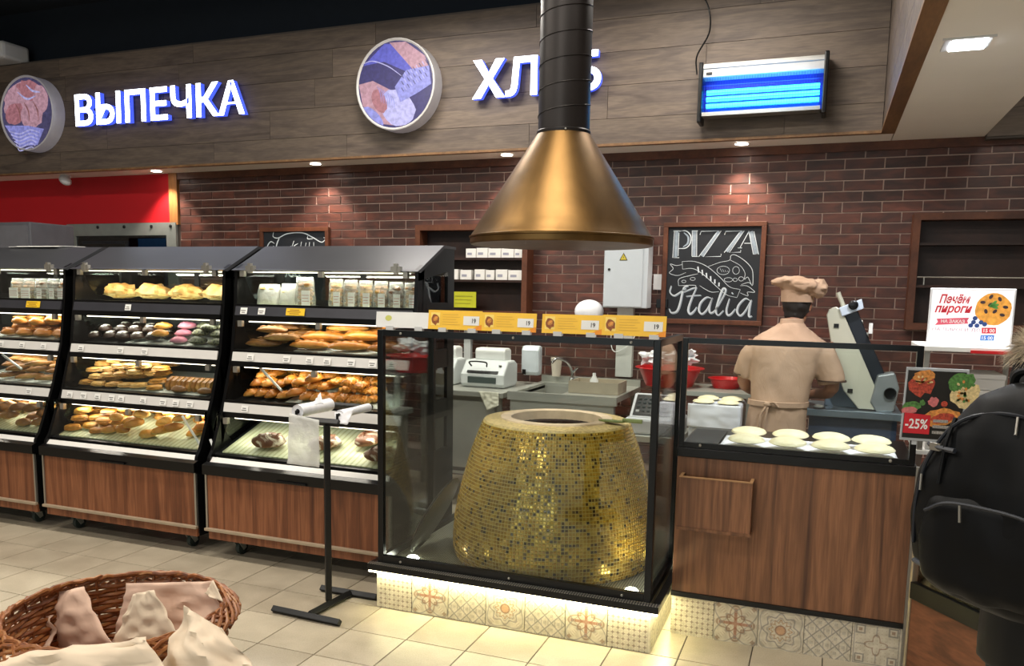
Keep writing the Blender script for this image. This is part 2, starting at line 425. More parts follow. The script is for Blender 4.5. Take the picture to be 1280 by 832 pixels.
# ------------------------------------------------------------------ fascia, soffit, ceiling
YF, ZS = 6.14, 2.695
fas = struct('wall_fascia', MB().box(-9.2, .27, YF+.012, YF+.16, ZS+.0, 3.76), P('fascia_core', '#4c4540', .8))
rows = [2.703, 2.885, 3.12, 3.355, 3.585, 3.745]
starts = [-.35, -1.6, -.9, -2.1, -.55]
for r_ in range(5):
    xe = .268; xs_ = [xe]; x = starts[r_]
    while x > -9.1: xs_.append(x); x -= (1.62, 1.38, 1.86)[(r_+len(xs_)) % 3]
    xs_.append(-9.15)
    for a, b_ in zip(xs_[1:], xs_[:-1]):
        c = ((a+b_)/2, YF, rows[r_]); w2 = (b_-a)/2-.0015; hh = rows[r_+1]-rows[r_]-.003
        me = meshof('fascia_plank', MB().box(-w2, w2, 0, .012, 0, hh), W_plank)
        inst('fascia_plank', me, c, fas)
ret = struct('wall_fascia_right', MB().box(.282, .35, -1.0, YF+.16, ZS+.0, 3.9), P('fascia_core2', '#4c4540', .8))
for r_ in range(5):
    y = YF
    for L in (1.5, 1.9, 1.7, 2.0):
        inst('fascia_plank', meshof('fascia_plank', MB().box(-.012, 0, -L/2+.0015, L/2-.0015, 0, rows[r_+1]-rows[r_]-.003), W_plank), (.282, y-L/2, rows[r_]), ret)
        y -= L
struct('trim_3', MB().box(-9.2, .27, YF-.03, YF+.02, ZS-.012, ZS+.006), W_trim)
struct('trim_4', MB().box(.262, .345, -1, YF+.02, ZS-.012, ZS+.006), W_trim)
sof = struct('ceiling_soffit', MB().box(-9.2, .34, YF+.02, YW, ZS-.006, ZS+.05).box(.345, .91, -1, YW, ZS-.006, ZS+.05), softw)
struct('wall_soffit_side', MB().box(.90, .912, -1, YW, ZS+.05, 3.9), softw)
rf = struct('wall_fascia_beyond', MB().box(.912, 3, YF+.24, YW, 2.66, 3.9), P('fascia_core3', '#4c4540', .8))
for r_ in range(4):
    for k, xx in enumerate((.915, 2.05)):
        inst('fascia_plank', meshof('fascia_plank', MB().box(0, 1.13, -.012, 0, 0, rows[r_+1]-rows[r_]-.003), W_plank), (xx, YF+.24, rows[r_]-.03), rf)
nightblue = P('dark_ceiling_paint', '#0d1824', .9)
struct('ceiling', MB().box(-9.2, 4, -5, 6.6, 4.3, 4.4), nightblue)
struct('wall_above_fascia', MB().box(-9.2, .28, YF+.2, YF+.25, 3.7, 4.3), nightblue)
struct('wall_left', MB().box(-9.2, -9, -5, 6.6, 0, 4.4), P('left_paint', '#8f8a84', .8))
struct('wall_right', MB().box(3.9, 4, -5, 6.6, 0, 4.4), P('right_paint', '#8f8a84', .8))
struct('wall_front', MB().box(-9.2, -6.0, -5.1, -5, 0, 4.4).box(2.0, 4, -5.1, -5, 0, 4.4).box(-6.0, 2.0, -5.1, -5, 0, .8).box(-6.0, 2.0, -5.1, -5, 3.0, 4.4), P('front_paint', '#7a7670', .8))
w2 = struct('added_window', MB().box(-6, 2, -5.08, -5.0, .76, .82).box(-6, 2, -5.08, -5.0, 2.98, 3.04).box(-6.04, -5.96, -5.08, -5, .8, 3).box(-3.36, -3.30, -5.08, -5, .82, 2.98).box(-.70, -.64, -5.08, -5, .82, 2.98).box(1.96, 2.04, -5.08, -5, .8, 3), greyalu)  # unseen window, added to go with the fill light behind the viewer
mk('added_window_pane', MB().box(-6, 2, -5.05, -5.045, .8, 3), glass('added_window_glass'), w2)

lampface = emit('downlight_glow', '#fff6ea', 14)
dl = thing('downlight', 'round recessed downlight in the soffit strip, left of the duct, above the red wall', 'downlight', at(183, 210, Z=ZS), 'downlights in the soffit strip')
c0 = ORG[dl.name]
mk('trim_ring', MB().lathe([(.034, -.004), (.05, -.010), (.054, -.004)], (c0.x, c0.y), 20, M=Matrix.Translation((0, 0, ZS-.004))), greyalu, dl, True)
mk('lamp', MB().lathe([(.0001, -.011), (.046, -.011), (.046, -.003)], (c0.x, c0.y), 16, M=Matrix.Translation((0, 0, ZS-.004))), lampface, dl)
lab = ['round recessed downlight in the soffit above the end of the red wall', 'round recessed downlight in the soffit between the two round lightboxes',
       'round recessed downlight in the soffit just left of the hood cone', 'round recessed downlight in the soffit under the blue insect lamp']
spots = [(-6.0, 3), (-4.234, 1), (-2.445, 2), (-.641, 3)]
dl['label'] = lab[0]
for i, (px, py) in enumerate([(183, 210), (387, 201), (630, 190), (927, 177)]):
    p = at(px, py, Z=ZS); p.y = 6.28
    if i: q = copy_tree(dl); q['label'] = lab[i]
    else: q = dl
    q.location = (p.x, p.y, ZS)
    s = bpy.data.lights.new('downlight_beam', 'SPOT'); s.energy = 38; s.spot_size = math.radians(95); s.spot_blend = .6; s.shadow_soft_size = .03; s.color = (1, .86, .72)
    so = bpy.data.objects.new('downlight_beam', s); COL.objects.link(so); so.location = (p.x, p.y, ZS-.03); so.rotation_euler = (math.radians(6), 0, 0)
# square downlight in the white soffit at the right
p = at(1208, 52, Z=ZS)
sd = thing('square_downlight', 'square recessed ceiling light shining in the broad white soffit at top right', 'downlight', p)
mk('housing', MB().box(p.x-.09, p.x+.09, p.y-.09, p.y+.09, ZS-.012, ZS-.004).box(p.x-.1, p.x+.1, p.y-.1, p.y-.09, ZS-.014, ZS-.003), offwhite, sd)
mk('lamp', MB().box(p.x-.06, p.x+.075, p.y-.07, p.y+.07, ZS-.018, ZS-.012), emit('square_glow', '#f4f8ff', 16), sd)
s = bpy.data.lights.new('downlight_beam', 'SPOT'); s.energy = 90; s.spot_size = math.radians(140); s.spot_blend = .7; s.shadow_soft_size = .06; s.color = (.95, .97, 1)
so = bpy.data.objects.new('downlight_beam', s); COL.objects.link(so); so.location = (p.x, p.y, ZS-.04)

# small things on the wall and the fascia
p = at(57, 228, Z=ZS-.02)
cm = thing('dome_camera', 'small white security camera hanging from the soffit over the red wall', 'camera', (-7.2, 6.3, ZS-.11))
mk('mount', MB().lathe([(.05, ZS-.03), (.05, ZS-.006)], (-7.2, 6.3), 16), offwhite, cm, True)
mk('camera_head', MB().blob((-7.17, 6.27, ZS-.06), (.075, .05, .045), rot=Matrix.Rotation(.5, 3, 'Y')), offwhite, cm, True)
ac = thing('wall_speaker', 'white boxy unit sitting on top of the fascia at far left', 'appliance', (-7.75, 6.02, 3.755))
mk('housing', MB().box(-8.3, -7.52, 5.94, 6.24, 3.756, 3.92), offwhite, ac, bev=.03)
mk('slot', MB().box(-8.2, -7.62, 5.935, 5.945, 3.79, 3.80), black, ac)

# ------------------------------------------------------------------ illuminated letters
letter_face = emit('letter_face', '#eef4ff', 5.0); letter_side = P('letter_side', '#5d72c8', .4, emis=lin('#3448c0'), es=1.1)
def letter_sign(word, x0, x1, z0, z1, label):
    t = thing('illuminated_sign', label, 'sign', ((x0+x1)/2, YF, z0))
    me = text(word, 1.0, offset=.02); xs = [v.co.x for v in me.vertices]; ys = [v.co.y for v in me.vertices]
    A, B, C, D = min(xs), max(xs), min(ys), max(ys); cur = 0.0
    for i, ch in enumerate(word):
        full_ = text(ch, 1.0, offset=.02, extrude=.025); dx = max(v.co.x for v in text(word[:i+1], 1.0, offset=.02).vertices)-max(v.co.x for v in full_.vertices); full_.transform(Matrix.Translation((dx, 0, 0)))
        M_ = frame((x0, YF-.03, z0)) @ Matrix.Diagonal(((x1-x0)/(B-A), (z1-z0)/(D-C), 1, 1)) @ Matrix.Translation((-A, -C, 0))
        if ch == 'Х':                                                # two crossing strokes, drawn as one outline
            a0_, a1_ = min(v.co.x for v in full_.vertices), max(v.co.x for v in full_.vertices); q_ = (a1_-a0_); h_ = D-C; w_ = q_*.27; cxm = (a0_+a1_)/2; cym = C+h_/2; e_ = w_*.62
            out = [(a0_, C), (a0_+w_, C), (cxm, cym-e_*1.0), (a1_-w_, C), (a1_, C), (cxm+e_*.72, cym), (a1_-q_*.02, D), (a1_-w_-q_*.02, D), (cxm, cym+e_*1.0), (a0_+w_+q_*.02, D), (a0_+q_*.02, D), (cxm-e_*.72, cym)]
            mx_ = MB(); mx_.prism(out, Matrix.Translation((0, 0, -.025)), .05); full_ = bpy.data.meshes.new('letter'); full_.from_pydata(mx_.v, [], mx_.f)
        me2 = full_
        me2.transform(Matrix.Translation(-ORG[t.name]) @ M_ @ Matrix.Translation((0, 0, .025)))
        me2.materials.clear()
        me2.materials.append(letter_face); me2.materials.append(letter_side); me2.update()
        for p_ in me2.polygons: p_.material_index = 0 if p_.normal.y < -.9 else 1
        o = bpy.data.objects.new('letter', me2); COL.objects.link(o); o.parent = t; ORG[o.name] = ORG[t.name]
    return t
letter_sign('ВЫПЕЧКА', -6.76, -4.80, 3.095, 3.383, 'long row of glowing white letters ВЫПЕЧКА on the wooden fascia')
letter_sign('ХЛЕБ', -2.655, -1.635, 3.075, 3.36, 'short row of glowing white letters ХЛЕБ on the fascia, partly behind the duct')

def lightbox(cx, cz, r, label, painter):
    t = thing('round_lightbox', label, 'lightbox', (cx, YF, cz-r), 'round picture lightboxes')
    M = frame((cx, YF-.13, cz)); n = 40
    mk('rim', MB().lathe([(r-.02, .0), (r-.008, .012), (r, .008), (r, -.128), (r-.02, -.128)], seg=n, M=M @ Matrix.Diagonal((1, 1, 1, 1))), P('lightbox_rim', '#b9b6b0', .4, emis=lin('#a9a6c0'), es=.08), t, True)
    mb = MB(); painter(mb, M, r-.02); mk('backlit_picture', mb, PICS, t)
    return t
def pm(name, h, s=.5): 
    m_, nt_, b_ = newmat(name); c_ = lin(h); setp(b_, c_, .5); n_ = noise_(nt_, 30, (1, 1, 1), 4, .5)
    cc_ = ramp(nt_, n_, [(.3, tuple(x*.6 for x in c_[:3])), (.7, tuple(min(1, x*1.3) for x in c_[:3]))])
    nt_.links.new(cc_, b_.inputs['Emission Color']); b_.inputs['Base Color'].default_value = tuple(x*.25 for x in c_[:3])+(1,); b_.inputs['Emission Strength'].default_value = s; return m_
PICS = [pm('print_dusk', '#4a4668'), pm('print_rose', '#a8707a'), pm('print_pink', '#b98f9e'), pm('print_lilac', '#8d8fd6'), pm('print_blue', '#5a5cc0'), pm('print_navy', '#39346c'), pm('print_pale', '#b4b2e6'), pm('print_brown', '#8a5a58')]
def clip(poly, r): return [(x*min(1, r/max(1e-6, math.hypot(x, y))), y*min(1, r/max(1e-6, math.hypot(x, y)))) for x, y in poly]
def pic1(mb, M, r):
    mb.flat(ell(0, 0, r, r, 40), M, .001, 0)
    for k, (p_, mi) in enumerate([(ell(-.12, .14, .2, .13, 20, .4, .3, 1), 2), (ell(.08, .2, .2, .09, 20, -.4, .3, 2), 1), (ell(-.16, .0, .13, .1, 20, .3, .2, 3), 1), (ell(.07, -.02, .15, .13, 20, .3, .2, 4), 2),
                                  (ell(.2, .12, .1, .13, 18, .2, .2, 5), 2), ([(-.3, -.1), (.02, -.12), (.22, -.16), (.14, -.34), (-.14, -.36)], 3)]):
        mb.flat(clip(p_, r*.99), M, .002+.0006*k, mi)
    for j in range(6):
        ribbon(mb, [(-.24+.02*j, -.16-.032*j), (-.1, -.19-.032*j), (.04, -.16-.032*j), (.16-.015*j, -.19-.03*j)], .009, .012, M, .008, 6)
    for q in (-.14, -.02, .1): ribbon(mb, [(q, .1), (q+.05, .02), (q+.06, -.08)], .004, .014, M, .008, 7)
    ribbon(mb, [(.02, .26), (.1, .2), (.2, .18)], .006, .02, M, .008, 6); ribbon(mb, [(-.1, .2), (.02, .13), (.14, .15)], .006, .02, M, .008, 6)
def pic2(mb, M, r):
    mb.flat(ell(0, 0, r, r, 40), M, .001, 5)
    sh = [([(-.3, .17), (-.1, .33), (.1, .3), (.2, .12), (.1, .09), (-.1, .18)], 4), ([(-.05, .32), (.1, .33), (.27, .2), (.3, .1), (.16, .1)], 2), ([(-.33, .02), (-.2, .04), (0, -.06), (.1, -.2), (.06, -.33), (-.1, -.3), (-.3, -.15)], 2),
          (ell(.02, -.18, .17, .13, 22, -.6, .15, 3), 6), (ell(-.14, -.12, .06, .1, 18, .5, .15, 4), 1), ([(.0, -.02), (.1, .1), (.3, .12), (.32, -.02), (.2, -.08), (.05, -.14)], 3), (ell(-.2, -.24, .12, .05, 16, -.7, .2, 6), 3)]
    for k, (p_, mi) in enumerate(sh): mb.flat(clip(p_, r*.99), M, .002+.0006*k, mi)
    for a in (.09, .04, -.01): 
        for j in range(9): ribbon(mb, [(.06+.026*j, a-.02+.012*j), (.08+.026*j, a-.05+.012*j)], .006, .009, M, .008, 6 if j % 2 else 0, smooth=False)
    ribbon(mb, [(-.3, .17), (-.2, .19), (-.06, .14), (.06, .06)], .004, .008, M, .008, 6)
    for j in range(7): ribbon(mb, [(-.16+.02*j, -.0-.012*j), (-.13+.02*j, -.06-.01*j), (-.12+.02*j, -.13-.01*j)], .002, .006, M, .0082, 3)
lightbox(-7.33, 3.24, .352, 'round backlit picture of buns in a basket, left of the long ВЫПЕЧКА letters', pic1)
lightbox(-3.30, 3.22, .352, 'round backlit picture of loaves and wheat ears, left of the ХЛЕБ letters', pic2)

# blue insect lamp with its cable
zx0, zx1, zz0, zz1 = -.92, -.085, 2.80, 3.185
z_ = thing('insect_lamp', 'rectangular insect lamp with glowing blue tubes hanging on the fascia', 'lamp', ((zx0+zx1)/2, YF-.06, zz0))
mk('top_housing', MB().box(zx0+.02, zx1-.02, 5.98, 6.1, zz1-.1, zz1-.01).box(zx0+.02, zx1-.02, 5.972, 5.98, zz1-.045, zz1-.02), P('satin_silver', '#b4b2ae', .35, .5), z_, bev=.006)
mk('bottom_tray', MB().box(zx0+.02, zx1-.04, 5.98, 6.1, zz0+.03, zz0+.055), greyalu, z_)
mk('switch', MB().box(zx0+.05, zx0+.09, 5.974, 5.982, zz1-.085, zz1-.068), black, z_)
for nm, xx, a, bq in (('end_cap', zx0, zz0-.015, zz1), ('end_cap', zx1-.03, zz0, zz1+.01)): mk(nm, MB().box(xx, xx+.03, 5.96, 6.12, a, bq), blackgloss, z_, bev=.008)
mk('reflector', MB().box(zx0+.03, zx1-.03, 6.09, 6.105, zz0+.055, zz1-.1), P('reflector', '#1c2a86', .3, .5), z_)
tube_m = emit('uv_tube', '#30c0ff', 4.2)
for zt in (2.905, 2.95, 2.995): mk('uv_tube', MB().tube([(zx0+.05, 6.04, zt), (zx1-.05, 6.04, zt)], .0165, 12), tube_m, z_, True)
gr = MB()
for k in range(44): xx = zx0+.04+k*(zx1-zx0-.08)/43; gr.tube([(xx, 5.99, zz0+.06), (xx, 5.985, zz1-.105)], .0008, 4)
for zt in (2.88, 2.937, 2.979, 3.03): gr.tube([(zx0+.03, 5.988, zt), (zx1-.03, 5.988, zt)], .0022, 5)
mk('guard_wires', gr, P('guard_wire', '#26359a', .3, .5), z_)['kind'] = 'stuff'
for yy in (5.93,):
    area('uv_glow', ((zx0+zx1)/2, 5.94, 2.96), (math.radians(90), 0, 0), .7, .14, 5, (.1, .45, 1.0))
mk_ = mk('power_cable', MB().tube(spline([(zx0-.02, 6.02, 3.12), (zx0-.03, 6.05, 3.25), (zx0+.045, 6.08, 3.42), (zx0+.02, 6.08, 3.6), (zx0-.09, 6.1, 3.78), (zx0-.1, 6.12, 4.3)], 8), .0055, 6), blackgloss, None, True)
tag(mk_, 'black cable rising from the insect lamp up the fascia', 'cable')

# ------------------------------------------------------------------ bakery display cases
CW = 1.25                                    # case width; cases stand side by side along x
PROF = [(3.82, .50), (3.83, .585), (3.87, .64), (3.985, .92), (4.072, 1.21), (4.112, 1.5), (4.13, 1.712)]
def prof(z):
    for (y0, z0), (y1, z1) in zip(PROF, PROF[1:]):
        if z <= z1: return y0+(y1-y0)*(z-z0)/(z1-z0)
    return PROF[-1][0]
pane_m = glass('display_glass', '#e6eeea', .015, 1.3, .02)
sidepane = glass('side_glass', '#cdd9d4', .02, 1.2, .05)
led_m = emit('led_strip_glow', '#fff2d8', 3.0)
SHELF = [.628, .925, 1.225, 1.50]
TILT = [math.atan(.34), math.atan(.18), math.atan(.16), 0.0]            # the lower shelves slope towards the shopper
def on_shelf(ci, k, u, v, z=0.0):
    t = TILT[k]; v += .03; return Vector((CX[ci]+u, prof(SHELF[k])+.02+v*math.cos(t)-z*math.sin(t), SHELF[k]+(.0002 if k in (1, 2) else -.0015)+v*math.sin(t)+z*math.cos(t)))
def on_rot(k, a): return (Matrix.Rotation(TILT[k], 3, 'X') @ Matrix.Rotation(a, 3, 'Z')).to_euler()
m, nt, b = newmat('pale_green_tray'); setp(b, None, .5); wv = nt.nodes.new('ShaderNodeTexWave'); wv.inputs['Scale'].default_value = 9; wv.inputs['Distortion'].default_value = .6; mp = coords(nt); nt.links.new(mp.outputs[0], wv.inputs['Vector'])
nt.links.new(ramp(nt, wv.outputs['Fac'], [(.1, lin('#b4b690')), (.5, lin('#d2d4b4'))]), b.inputs['Base Color']); pale_tray = m
liner = P('tray_liner', '#b4b8b2', .6, var=.06)
tray_dark = P('black_tray', '#17181a', .4)
tag_w = P('price_paper', '#e6e4e0', .6, var=.03); tag_y = P('yellow_paper', '#e2b81e', .6)
YB = 4.60
def make_case(x0, label):
    x1 = x0+CW; xm = (x0+x1)/2
    t = thing('display_case', label, 'display case', (x0, 3.82, 0), 'bakery display cases standing in a row')
    mk('base_panel', MB().box(x0+.012, x1-.012, 3.822, 3.84, .178, .508), W_case, t, bev=.002)
    mk('base_side', MB().box(x0, x0+.018, 3.84, YB, .13, .51).box(x1-.018, x1, 3.84, YB, .13, .51).box(x0, x1, YB-.02, YB, .13, .51), black, t)
    mk('bumper_rail', MB().box(x0-.004, x1+.004, 3.80, 3.825, .165, .182), P('bumper', '#a8967f', .4, .2), t, bev=.003)
    mk('kick_board', MB().box(x0+.01, x1-.01, 3.826, 3.845, .112, .166), W_case, t)
    mk('base_floor', MB().box(x0+.01, x1-.01, 3.85, YB, .11, .13), black, t)
    mk('corner_strip', MB().box(x0, x0+.012, 3.815, 3.83, .18, .52), greyalu, t); mk('corner_strip', MB().box(x1-.012, x1, 3.815, 3.83, .18, .52), greyalu, t)
    mk('front_rail', MB().prism([(3.80, .508), (3.86, .508), (3.87, .572), (3.84, .578), (3.80, .565)], frame((x0-.005, 0, 0), (0, 1, 0), (0, 0, 1)), CW+.01), blackgloss, t)
    mk('white_ledge', MB().add([(x0+.01, 3.838, .578), (x1-.02, 3.838, .578), (x1-.02, 3.862, .603), (x0+.01, 3.862, .603), (x0+.01, 3.862, .57), (x1-.02, 3.862, .57)], [(0, 1, 2, 3), (3, 2, 5, 4)]), P('white_strip', '#dedbd6', .4, var=.02), t)
    h_ = mk('door_handle', MB().box(xm-.1, xm+.1, 3.785, 3.80, .512, .524), blackgloss, t, bev=.003)
    # side panels with windows, following the curved front
    for side in (0, 1):
        xs = x0 if side == 0 else x1-.022
        M = frame((xs, 0, 0), (0, 1, 0), (0, 0, 1)); mb = MB()
        front = [(prof(z), z) for z in (.5, .6, .64, .75, .85, .92, 1.0, 1.1, 1.21, 1.35, 1.5, 1.6, 1.715)]
        inner = [(y+.07, z) for y, z in front]
        for (a, b_), (c_, d_) in zip(zip(front, inner), list(zip(front, inner))[1:]): mb.prism([a, b_, d_, c_], M, .022)
        mb.prism([(YB-.09, .5), (YB, .5), (YB, 1.86), (YB-.09, 1.86)], M, .022)
        for k, zz in enumerate(SHELF+[1.715]):
            lo, hi = (.5, zz+.03) if k == 0 else (zz-.075, zz+.035)
            if k == 4:
                mb.prism([(prof(1.66), 1.655), (YB-.09, 1.72), (YB-.09, 1.86), (4.42, 1.858), (prof(1.71), 1.718)], M, .022)
            else:
                mb.prism([(prof(lo)+.06, lo), (YB-.08, lo), (YB-.08, hi), (prof(hi)+.06, hi)], M, .022)
                # rounded lower-front corner of each window
                y_ = prof(hi)+.068; pts = [(y_, hi-.002)]+[(y_+.15*(1-math.cos(q)), hi+.13*math.sin(q)+0) for q in []]
                pts = [(y_, hi-.002), (y_+.11, hi-.002), (y_+.06, hi+.05), (y_+.025, hi+.11), (y_-.005, hi+.19)]
                mb.prism(pts, M, .022)
        s_ = mk('side_panel', mb, blackgloss, t)
        for k, zz in enumerate(SHELF):
            top = (SHELF+[1.76])[k+1]-.07
            mk('side_window', MB().box(xs+.009, xs+.012, prof(zz)+.06, YB-.08, zz+.03, top), sidepane, s_)
    # roof
    mk('roof', MB().prism([(4.105, 1.708), (4.13, 1.718), (4.44, 1.868), (YB+.01, 1.868), (YB+.01, 1.852), (4.45, 1.852), (4.14, 1.70)], frame((x0-.006, 0, 0), (0, 1, 0), (0, 0, 1)), CW+.012), P('roof_metal', '#45464a', .36, .3, scale=3), t)
    mk('roof_hinge', MB().box(x0+.1, x0+.16, 4.10, 4.125, 1.70, 1.735).box(x0+.12, x0+.14, 4.095, 4.12, 1.69, 1.75), greyalu, t)
    mk('roof_hinge', MB().box(x1-.16, x1-.1, 4.10, 4.125, 1.70, 1.735).box(x1-.14, x1-.12, 4.095, 4.12, 1.69, 1.75), greyalu, t)
    # shelves with their rails, glass doors and lamps
    for k, zz in enumerate(SHELF):
        yf = prof(zz)
        MT = frame((x0, yf+.02, zz-.012), (1, 0, 0), (0, math.cos(TILT[k]), math.sin(TILT[k]))); dd = (YB-.03-yf-.02)/math.cos(TILT[k])
        sh = mk('shelf', MB().prism([(.022, 0), (CW-.022, 0), (CW-.022, dd), (.022, dd)], MT @ Matrix.Translation((0, 0, -.018)), .018), black, t)
        mk('shelf_tray', MB().prism([(.06, .025), (CW-.06, .025), (CW-.06, dd-.03), (.06, dd-.03)], MT, .008), pale_tray if k in (0, 3) else tray_dark, sh)
        if k in (1, 2): mk('tray_liner', MB().prism([(.40, .06), (CW-.12, .06), (CW-.10, dd-.04), (.34, dd-.04)], MT @ Matrix.Translation((0, 0, .008)), .0015), liner, sh)
        if k:
            rail = mk('price_rail', MB().prism([(yf-.022, zz-.062), (yf+.01, zz-.062), (yf+.02, zz-.008), (yf-.008, zz-.008)], frame((x0+.022, 0, 0), (0, 1, 0), (0, 0, 1)), CW-.044), darkrail if k == 3 else P('white_rail', '#cfccc8', .4, var=.03), t)
            mk('shelf_edge', MB().box(x0+.02, x1-.02, yf-.022, yf+.02, zz-.095, zz-.062).box(x0+.02, x1-.02, yf-.008, yf+.03, zz-.008, zz+.006), blackgloss, t)
        top = (SHELF+[1.80])[k+1]-.10; ztop = top if k < 3 else 1.70
        n = 6; vs = []; zl = zz+.006
        for i in range(n+1):
            z = zl+(ztop-zl)*i/n; vs += [(x0+.03, prof(z)-.002, z), (x1-.03, prof(z)-.002, z)]
        gl = mk('front_glass', MB().add(vs, [(2*i, 2*i+1, 2*i+3, 2*i+2) for i in range(n)]), pane_m, t, True)
        for xx in (x0+.05, xm-.02, x1-.09): mk('glass_clip', MB().box(xx, xx+.03, prof(ztop)-.018, prof(ztop)+.006, ztop-.03, ztop+.006), greyalu, gl)
        ledz = ztop-.005
        mk('led_strip', MB().box(x0+.08, x1-.08, prof(ztop)+.05, prof(ztop)+.062, ledz, ledz+.006), led_m, t)
        l = bpy.data.lights.new('case_lamp', 'AREA'); l.shape = 'RECTANGLE'; l.size = CW-.2; l.size_y = .03; l.energy = (2.2, 1.5, 1.6, 2.6)[k]; l.color = (1, .93, .8)
        lo = bpy.data.objects.new('case_lamp', l); COL.objects.link(lo); lo.location = (xm, prof(ztop)+.08, ledz-.006); lo.rotation_euler = (math.radians(18), 0, 0)
    mk('back_glass', MB().box(x0+.022, x1-.022, YB-.016, YB-.012, 1.52, 1.85), pane_m, t)
    bf = MB().box(x0+.02, x1-.02, YB-.02, YB-.005, 1.46, 1.53).box(xm-.02, xm+.02, YB-.02, YB-.005, 1.5, 1.86)
    mk('back_frame', bf, black, t)
    mk('back_panel', MB().box(x0+.02, x1-.02, YB-.012, YB-.004, .5, 1.47), P('back_panel_grey', '#4b4f4e', .3, .3), t)
    for xx in (x0+.15, x1-.15):
        for yy in (3.92, 4.5):
            ca = mk('caster', MB().box(xx-.03, xx+.03, yy-.035, yy+.035, .100, .110).prism([(yy-.03, .10), (yy+.03, .10), (yy+.045, .04), (yy+.02, .03)], frame((xx-.022, 0, 0), (0, 1, 0), (0, 0, 1)), .004)
                    .prism([(yy-.03, .10), (yy+.03, .10), (yy+.045, .04), (yy+.02, .03)], frame((xx+.018, 0, 0), (0, 1, 0), (0, 0, 1)), .004), P('caster_fork', '#b9b8ae', .35, .6), t)
            mk('wheel', MB().lathe([(.03, -.014), (.043, -.012), (.045, 0), (.043, .012), (.03, .014)], seg=20, M=frame((xx, yy+.028, .045), (0, 1, 0), (0, 0, 1))), P('rubber', '#26302c', .6), ca, True)
    return t
CX = [-6.01, -4.69, -3.37]
cases = [make_case(CX[2], 'rightmost dark glass-fronted bakery case, nearest the mosaic oven, its bottom shelf nearly empty'),
         make_case(CX[1], 'middle dark glass-fronted bakery case with big golden loaves on its top shelf'),
         make_case(CX[0], 'leftmost dark glass-fronted bakery case, cut off by the left edge')]
for ci, P0, P1 in ((1, (228, 520, 3.97), (254, 562, 3.905)), (2, (323, 457, 4.11), (352, 488, 4.04)), (0, (3, 443, 4.10), (27, 461, 4.07)), (2, (263, 549, 3.93), (272, 573, 3.90))):  # thin white bars slanting along the case glass
    a_, b_ = at(P0[0], P0[1], Y=P0[2]-.012), at(P1[0], P1[1], Y=P1[2]-.004); mk('diagonal_bar', MB().tube([a_, b_], .008, 6), white, cases[2-ci], True)
# price tags and yellow cards clipped to the rails (parts of the case)
def tags(ci, k, us, mat, w=.05, h=.038):
    par = cases[2-ci]
    for u in us:
        x = CX[ci]+u; zz = SHELF[k]; y = prof(zz)-.020
        mb = MB().add([(x-w/2, y-.006, zz-.054), (x+w/2, y-.006, zz-.054), (x+w/2, y+.004, zz-.054+h), (x-w/2, y+.004, zz-.054+h)], [(0, 1, 2, 3)])
        o = mk('price_tag', mb, mat, par)
        for j in range(2 if w < .06 else 3):
            zq = zz-.046+j*.011; yq = y-.0065+(.010/h)*(zq-zz+.054); q = .3+.12*((j+int(u*10)) % 2)
            mk('print_line', MB().add([(x-w*q, yq-.0005, zq), (x+w*q*.7, yq-.0005, zq), (x+w*q*.7, yq+.0005, zq+.004), (x-w*q, yq+.0005, zq+.004)], [(0, 1, 2, 3)]), ink if mat != tag_y else P('tag_red', '#8a5a14', .7), o)
tags(2, 3, [.09, .22], tag_w); tags(2, 3, [.46], tag_y, .13, .042)
tags(1, 3, [.50], tag_w); tags(0, 3, [.98], tag_y, .13, .042)
tags(2, 2, [.16, .42, .58, .70, .86, 1.0, 1.13], tag_w); tags(1, 1, [.10, .22, .34, .46, .54, .72, .88, .98, 1.09], tag_w)
tags(2, 1, [.18], tag_w); tags(1, 2, [.12, .46, .66], tag_w); tags(0, 2, [.7, .9, 1.1], tag_w); tags(0, 1, [.7, 1.05], tag_w)

# ------------------------------------------------------------------ breads
def crust(name, dark, mid, light, flour=0.0, seeds=None, rough=.45):
    m, nt, b = newmat(name); setp(b, None, rough, spec=.4)
    n = noise_(nt, 16, (1, 1, 1), 4, .4); oi = nt.nodes.new('ShaderNodeObjectInfo'); r = X(oi.outputs['Random'])
    g_ = nt.nodes.new('ShaderNodeNewGeometry'); sx = nt.nodes.new('ShaderNodeSeparateXYZ')
    tc = nt.nodes.new('ShaderNodeTexCoord'); nt.links.new(tc.outputs['Normal'], sx.inputs[0]); nz = X(sx.outputs[2])
    f = X(n)*.75+nz*.28+r*.32-.12
    c = ramp(nt, f.k, [(.18, lin(light)), (.45, lin(mid)), (.85, lin(dark))])
    if flour:
        n2 = noise_(nt, 9, (1, 1, 1), 3, 1.5); ff = (X(n2)-.5)*6.0*1.0+nz*flour
        c = mixc(nt, ff.max(0).min(1), c, lin('#e8dcc8'))
    if seeds:
        v = nt.nodes.new('ShaderNodeTexVoronoi'); v.inputs['Scale'].default_value = 75; mp = coords(nt); nt.links.new(mp.outputs[0], v.inputs['Vector'])
        c = mixc(nt, X(v.outputs['Distance']).lt(.38), c, lin(seeds))
    nt.links.new(c, b.inputs['Base Color']); n3 = noise_(nt, 60, (1, 1, 1), 3); bump(nt, b, n3, .3, .003); return m
gold = crust('golden_crust', '#875018', '#c68d38', '#e6c67e')
brown = crust('brown_crust', '#5c3616', '#94622c', '#c39a58')
amber = crust('glazed_crust', '#8c4a16', '#c07a2a', '#e0ab58', rough=.35)
rye = crust('rye_crust', '#3a2013', '#6a4028', '#8d6242', flour=.4)
pale = crust('pale_crust', '#b07a3a', '#d9ac66', '#eed6a4')
choc = crust('chocolate_crust', '#1f130d', '#35231a', '#51392a')
choc_ice = P('white_icing', '#dcd8d2', .4)
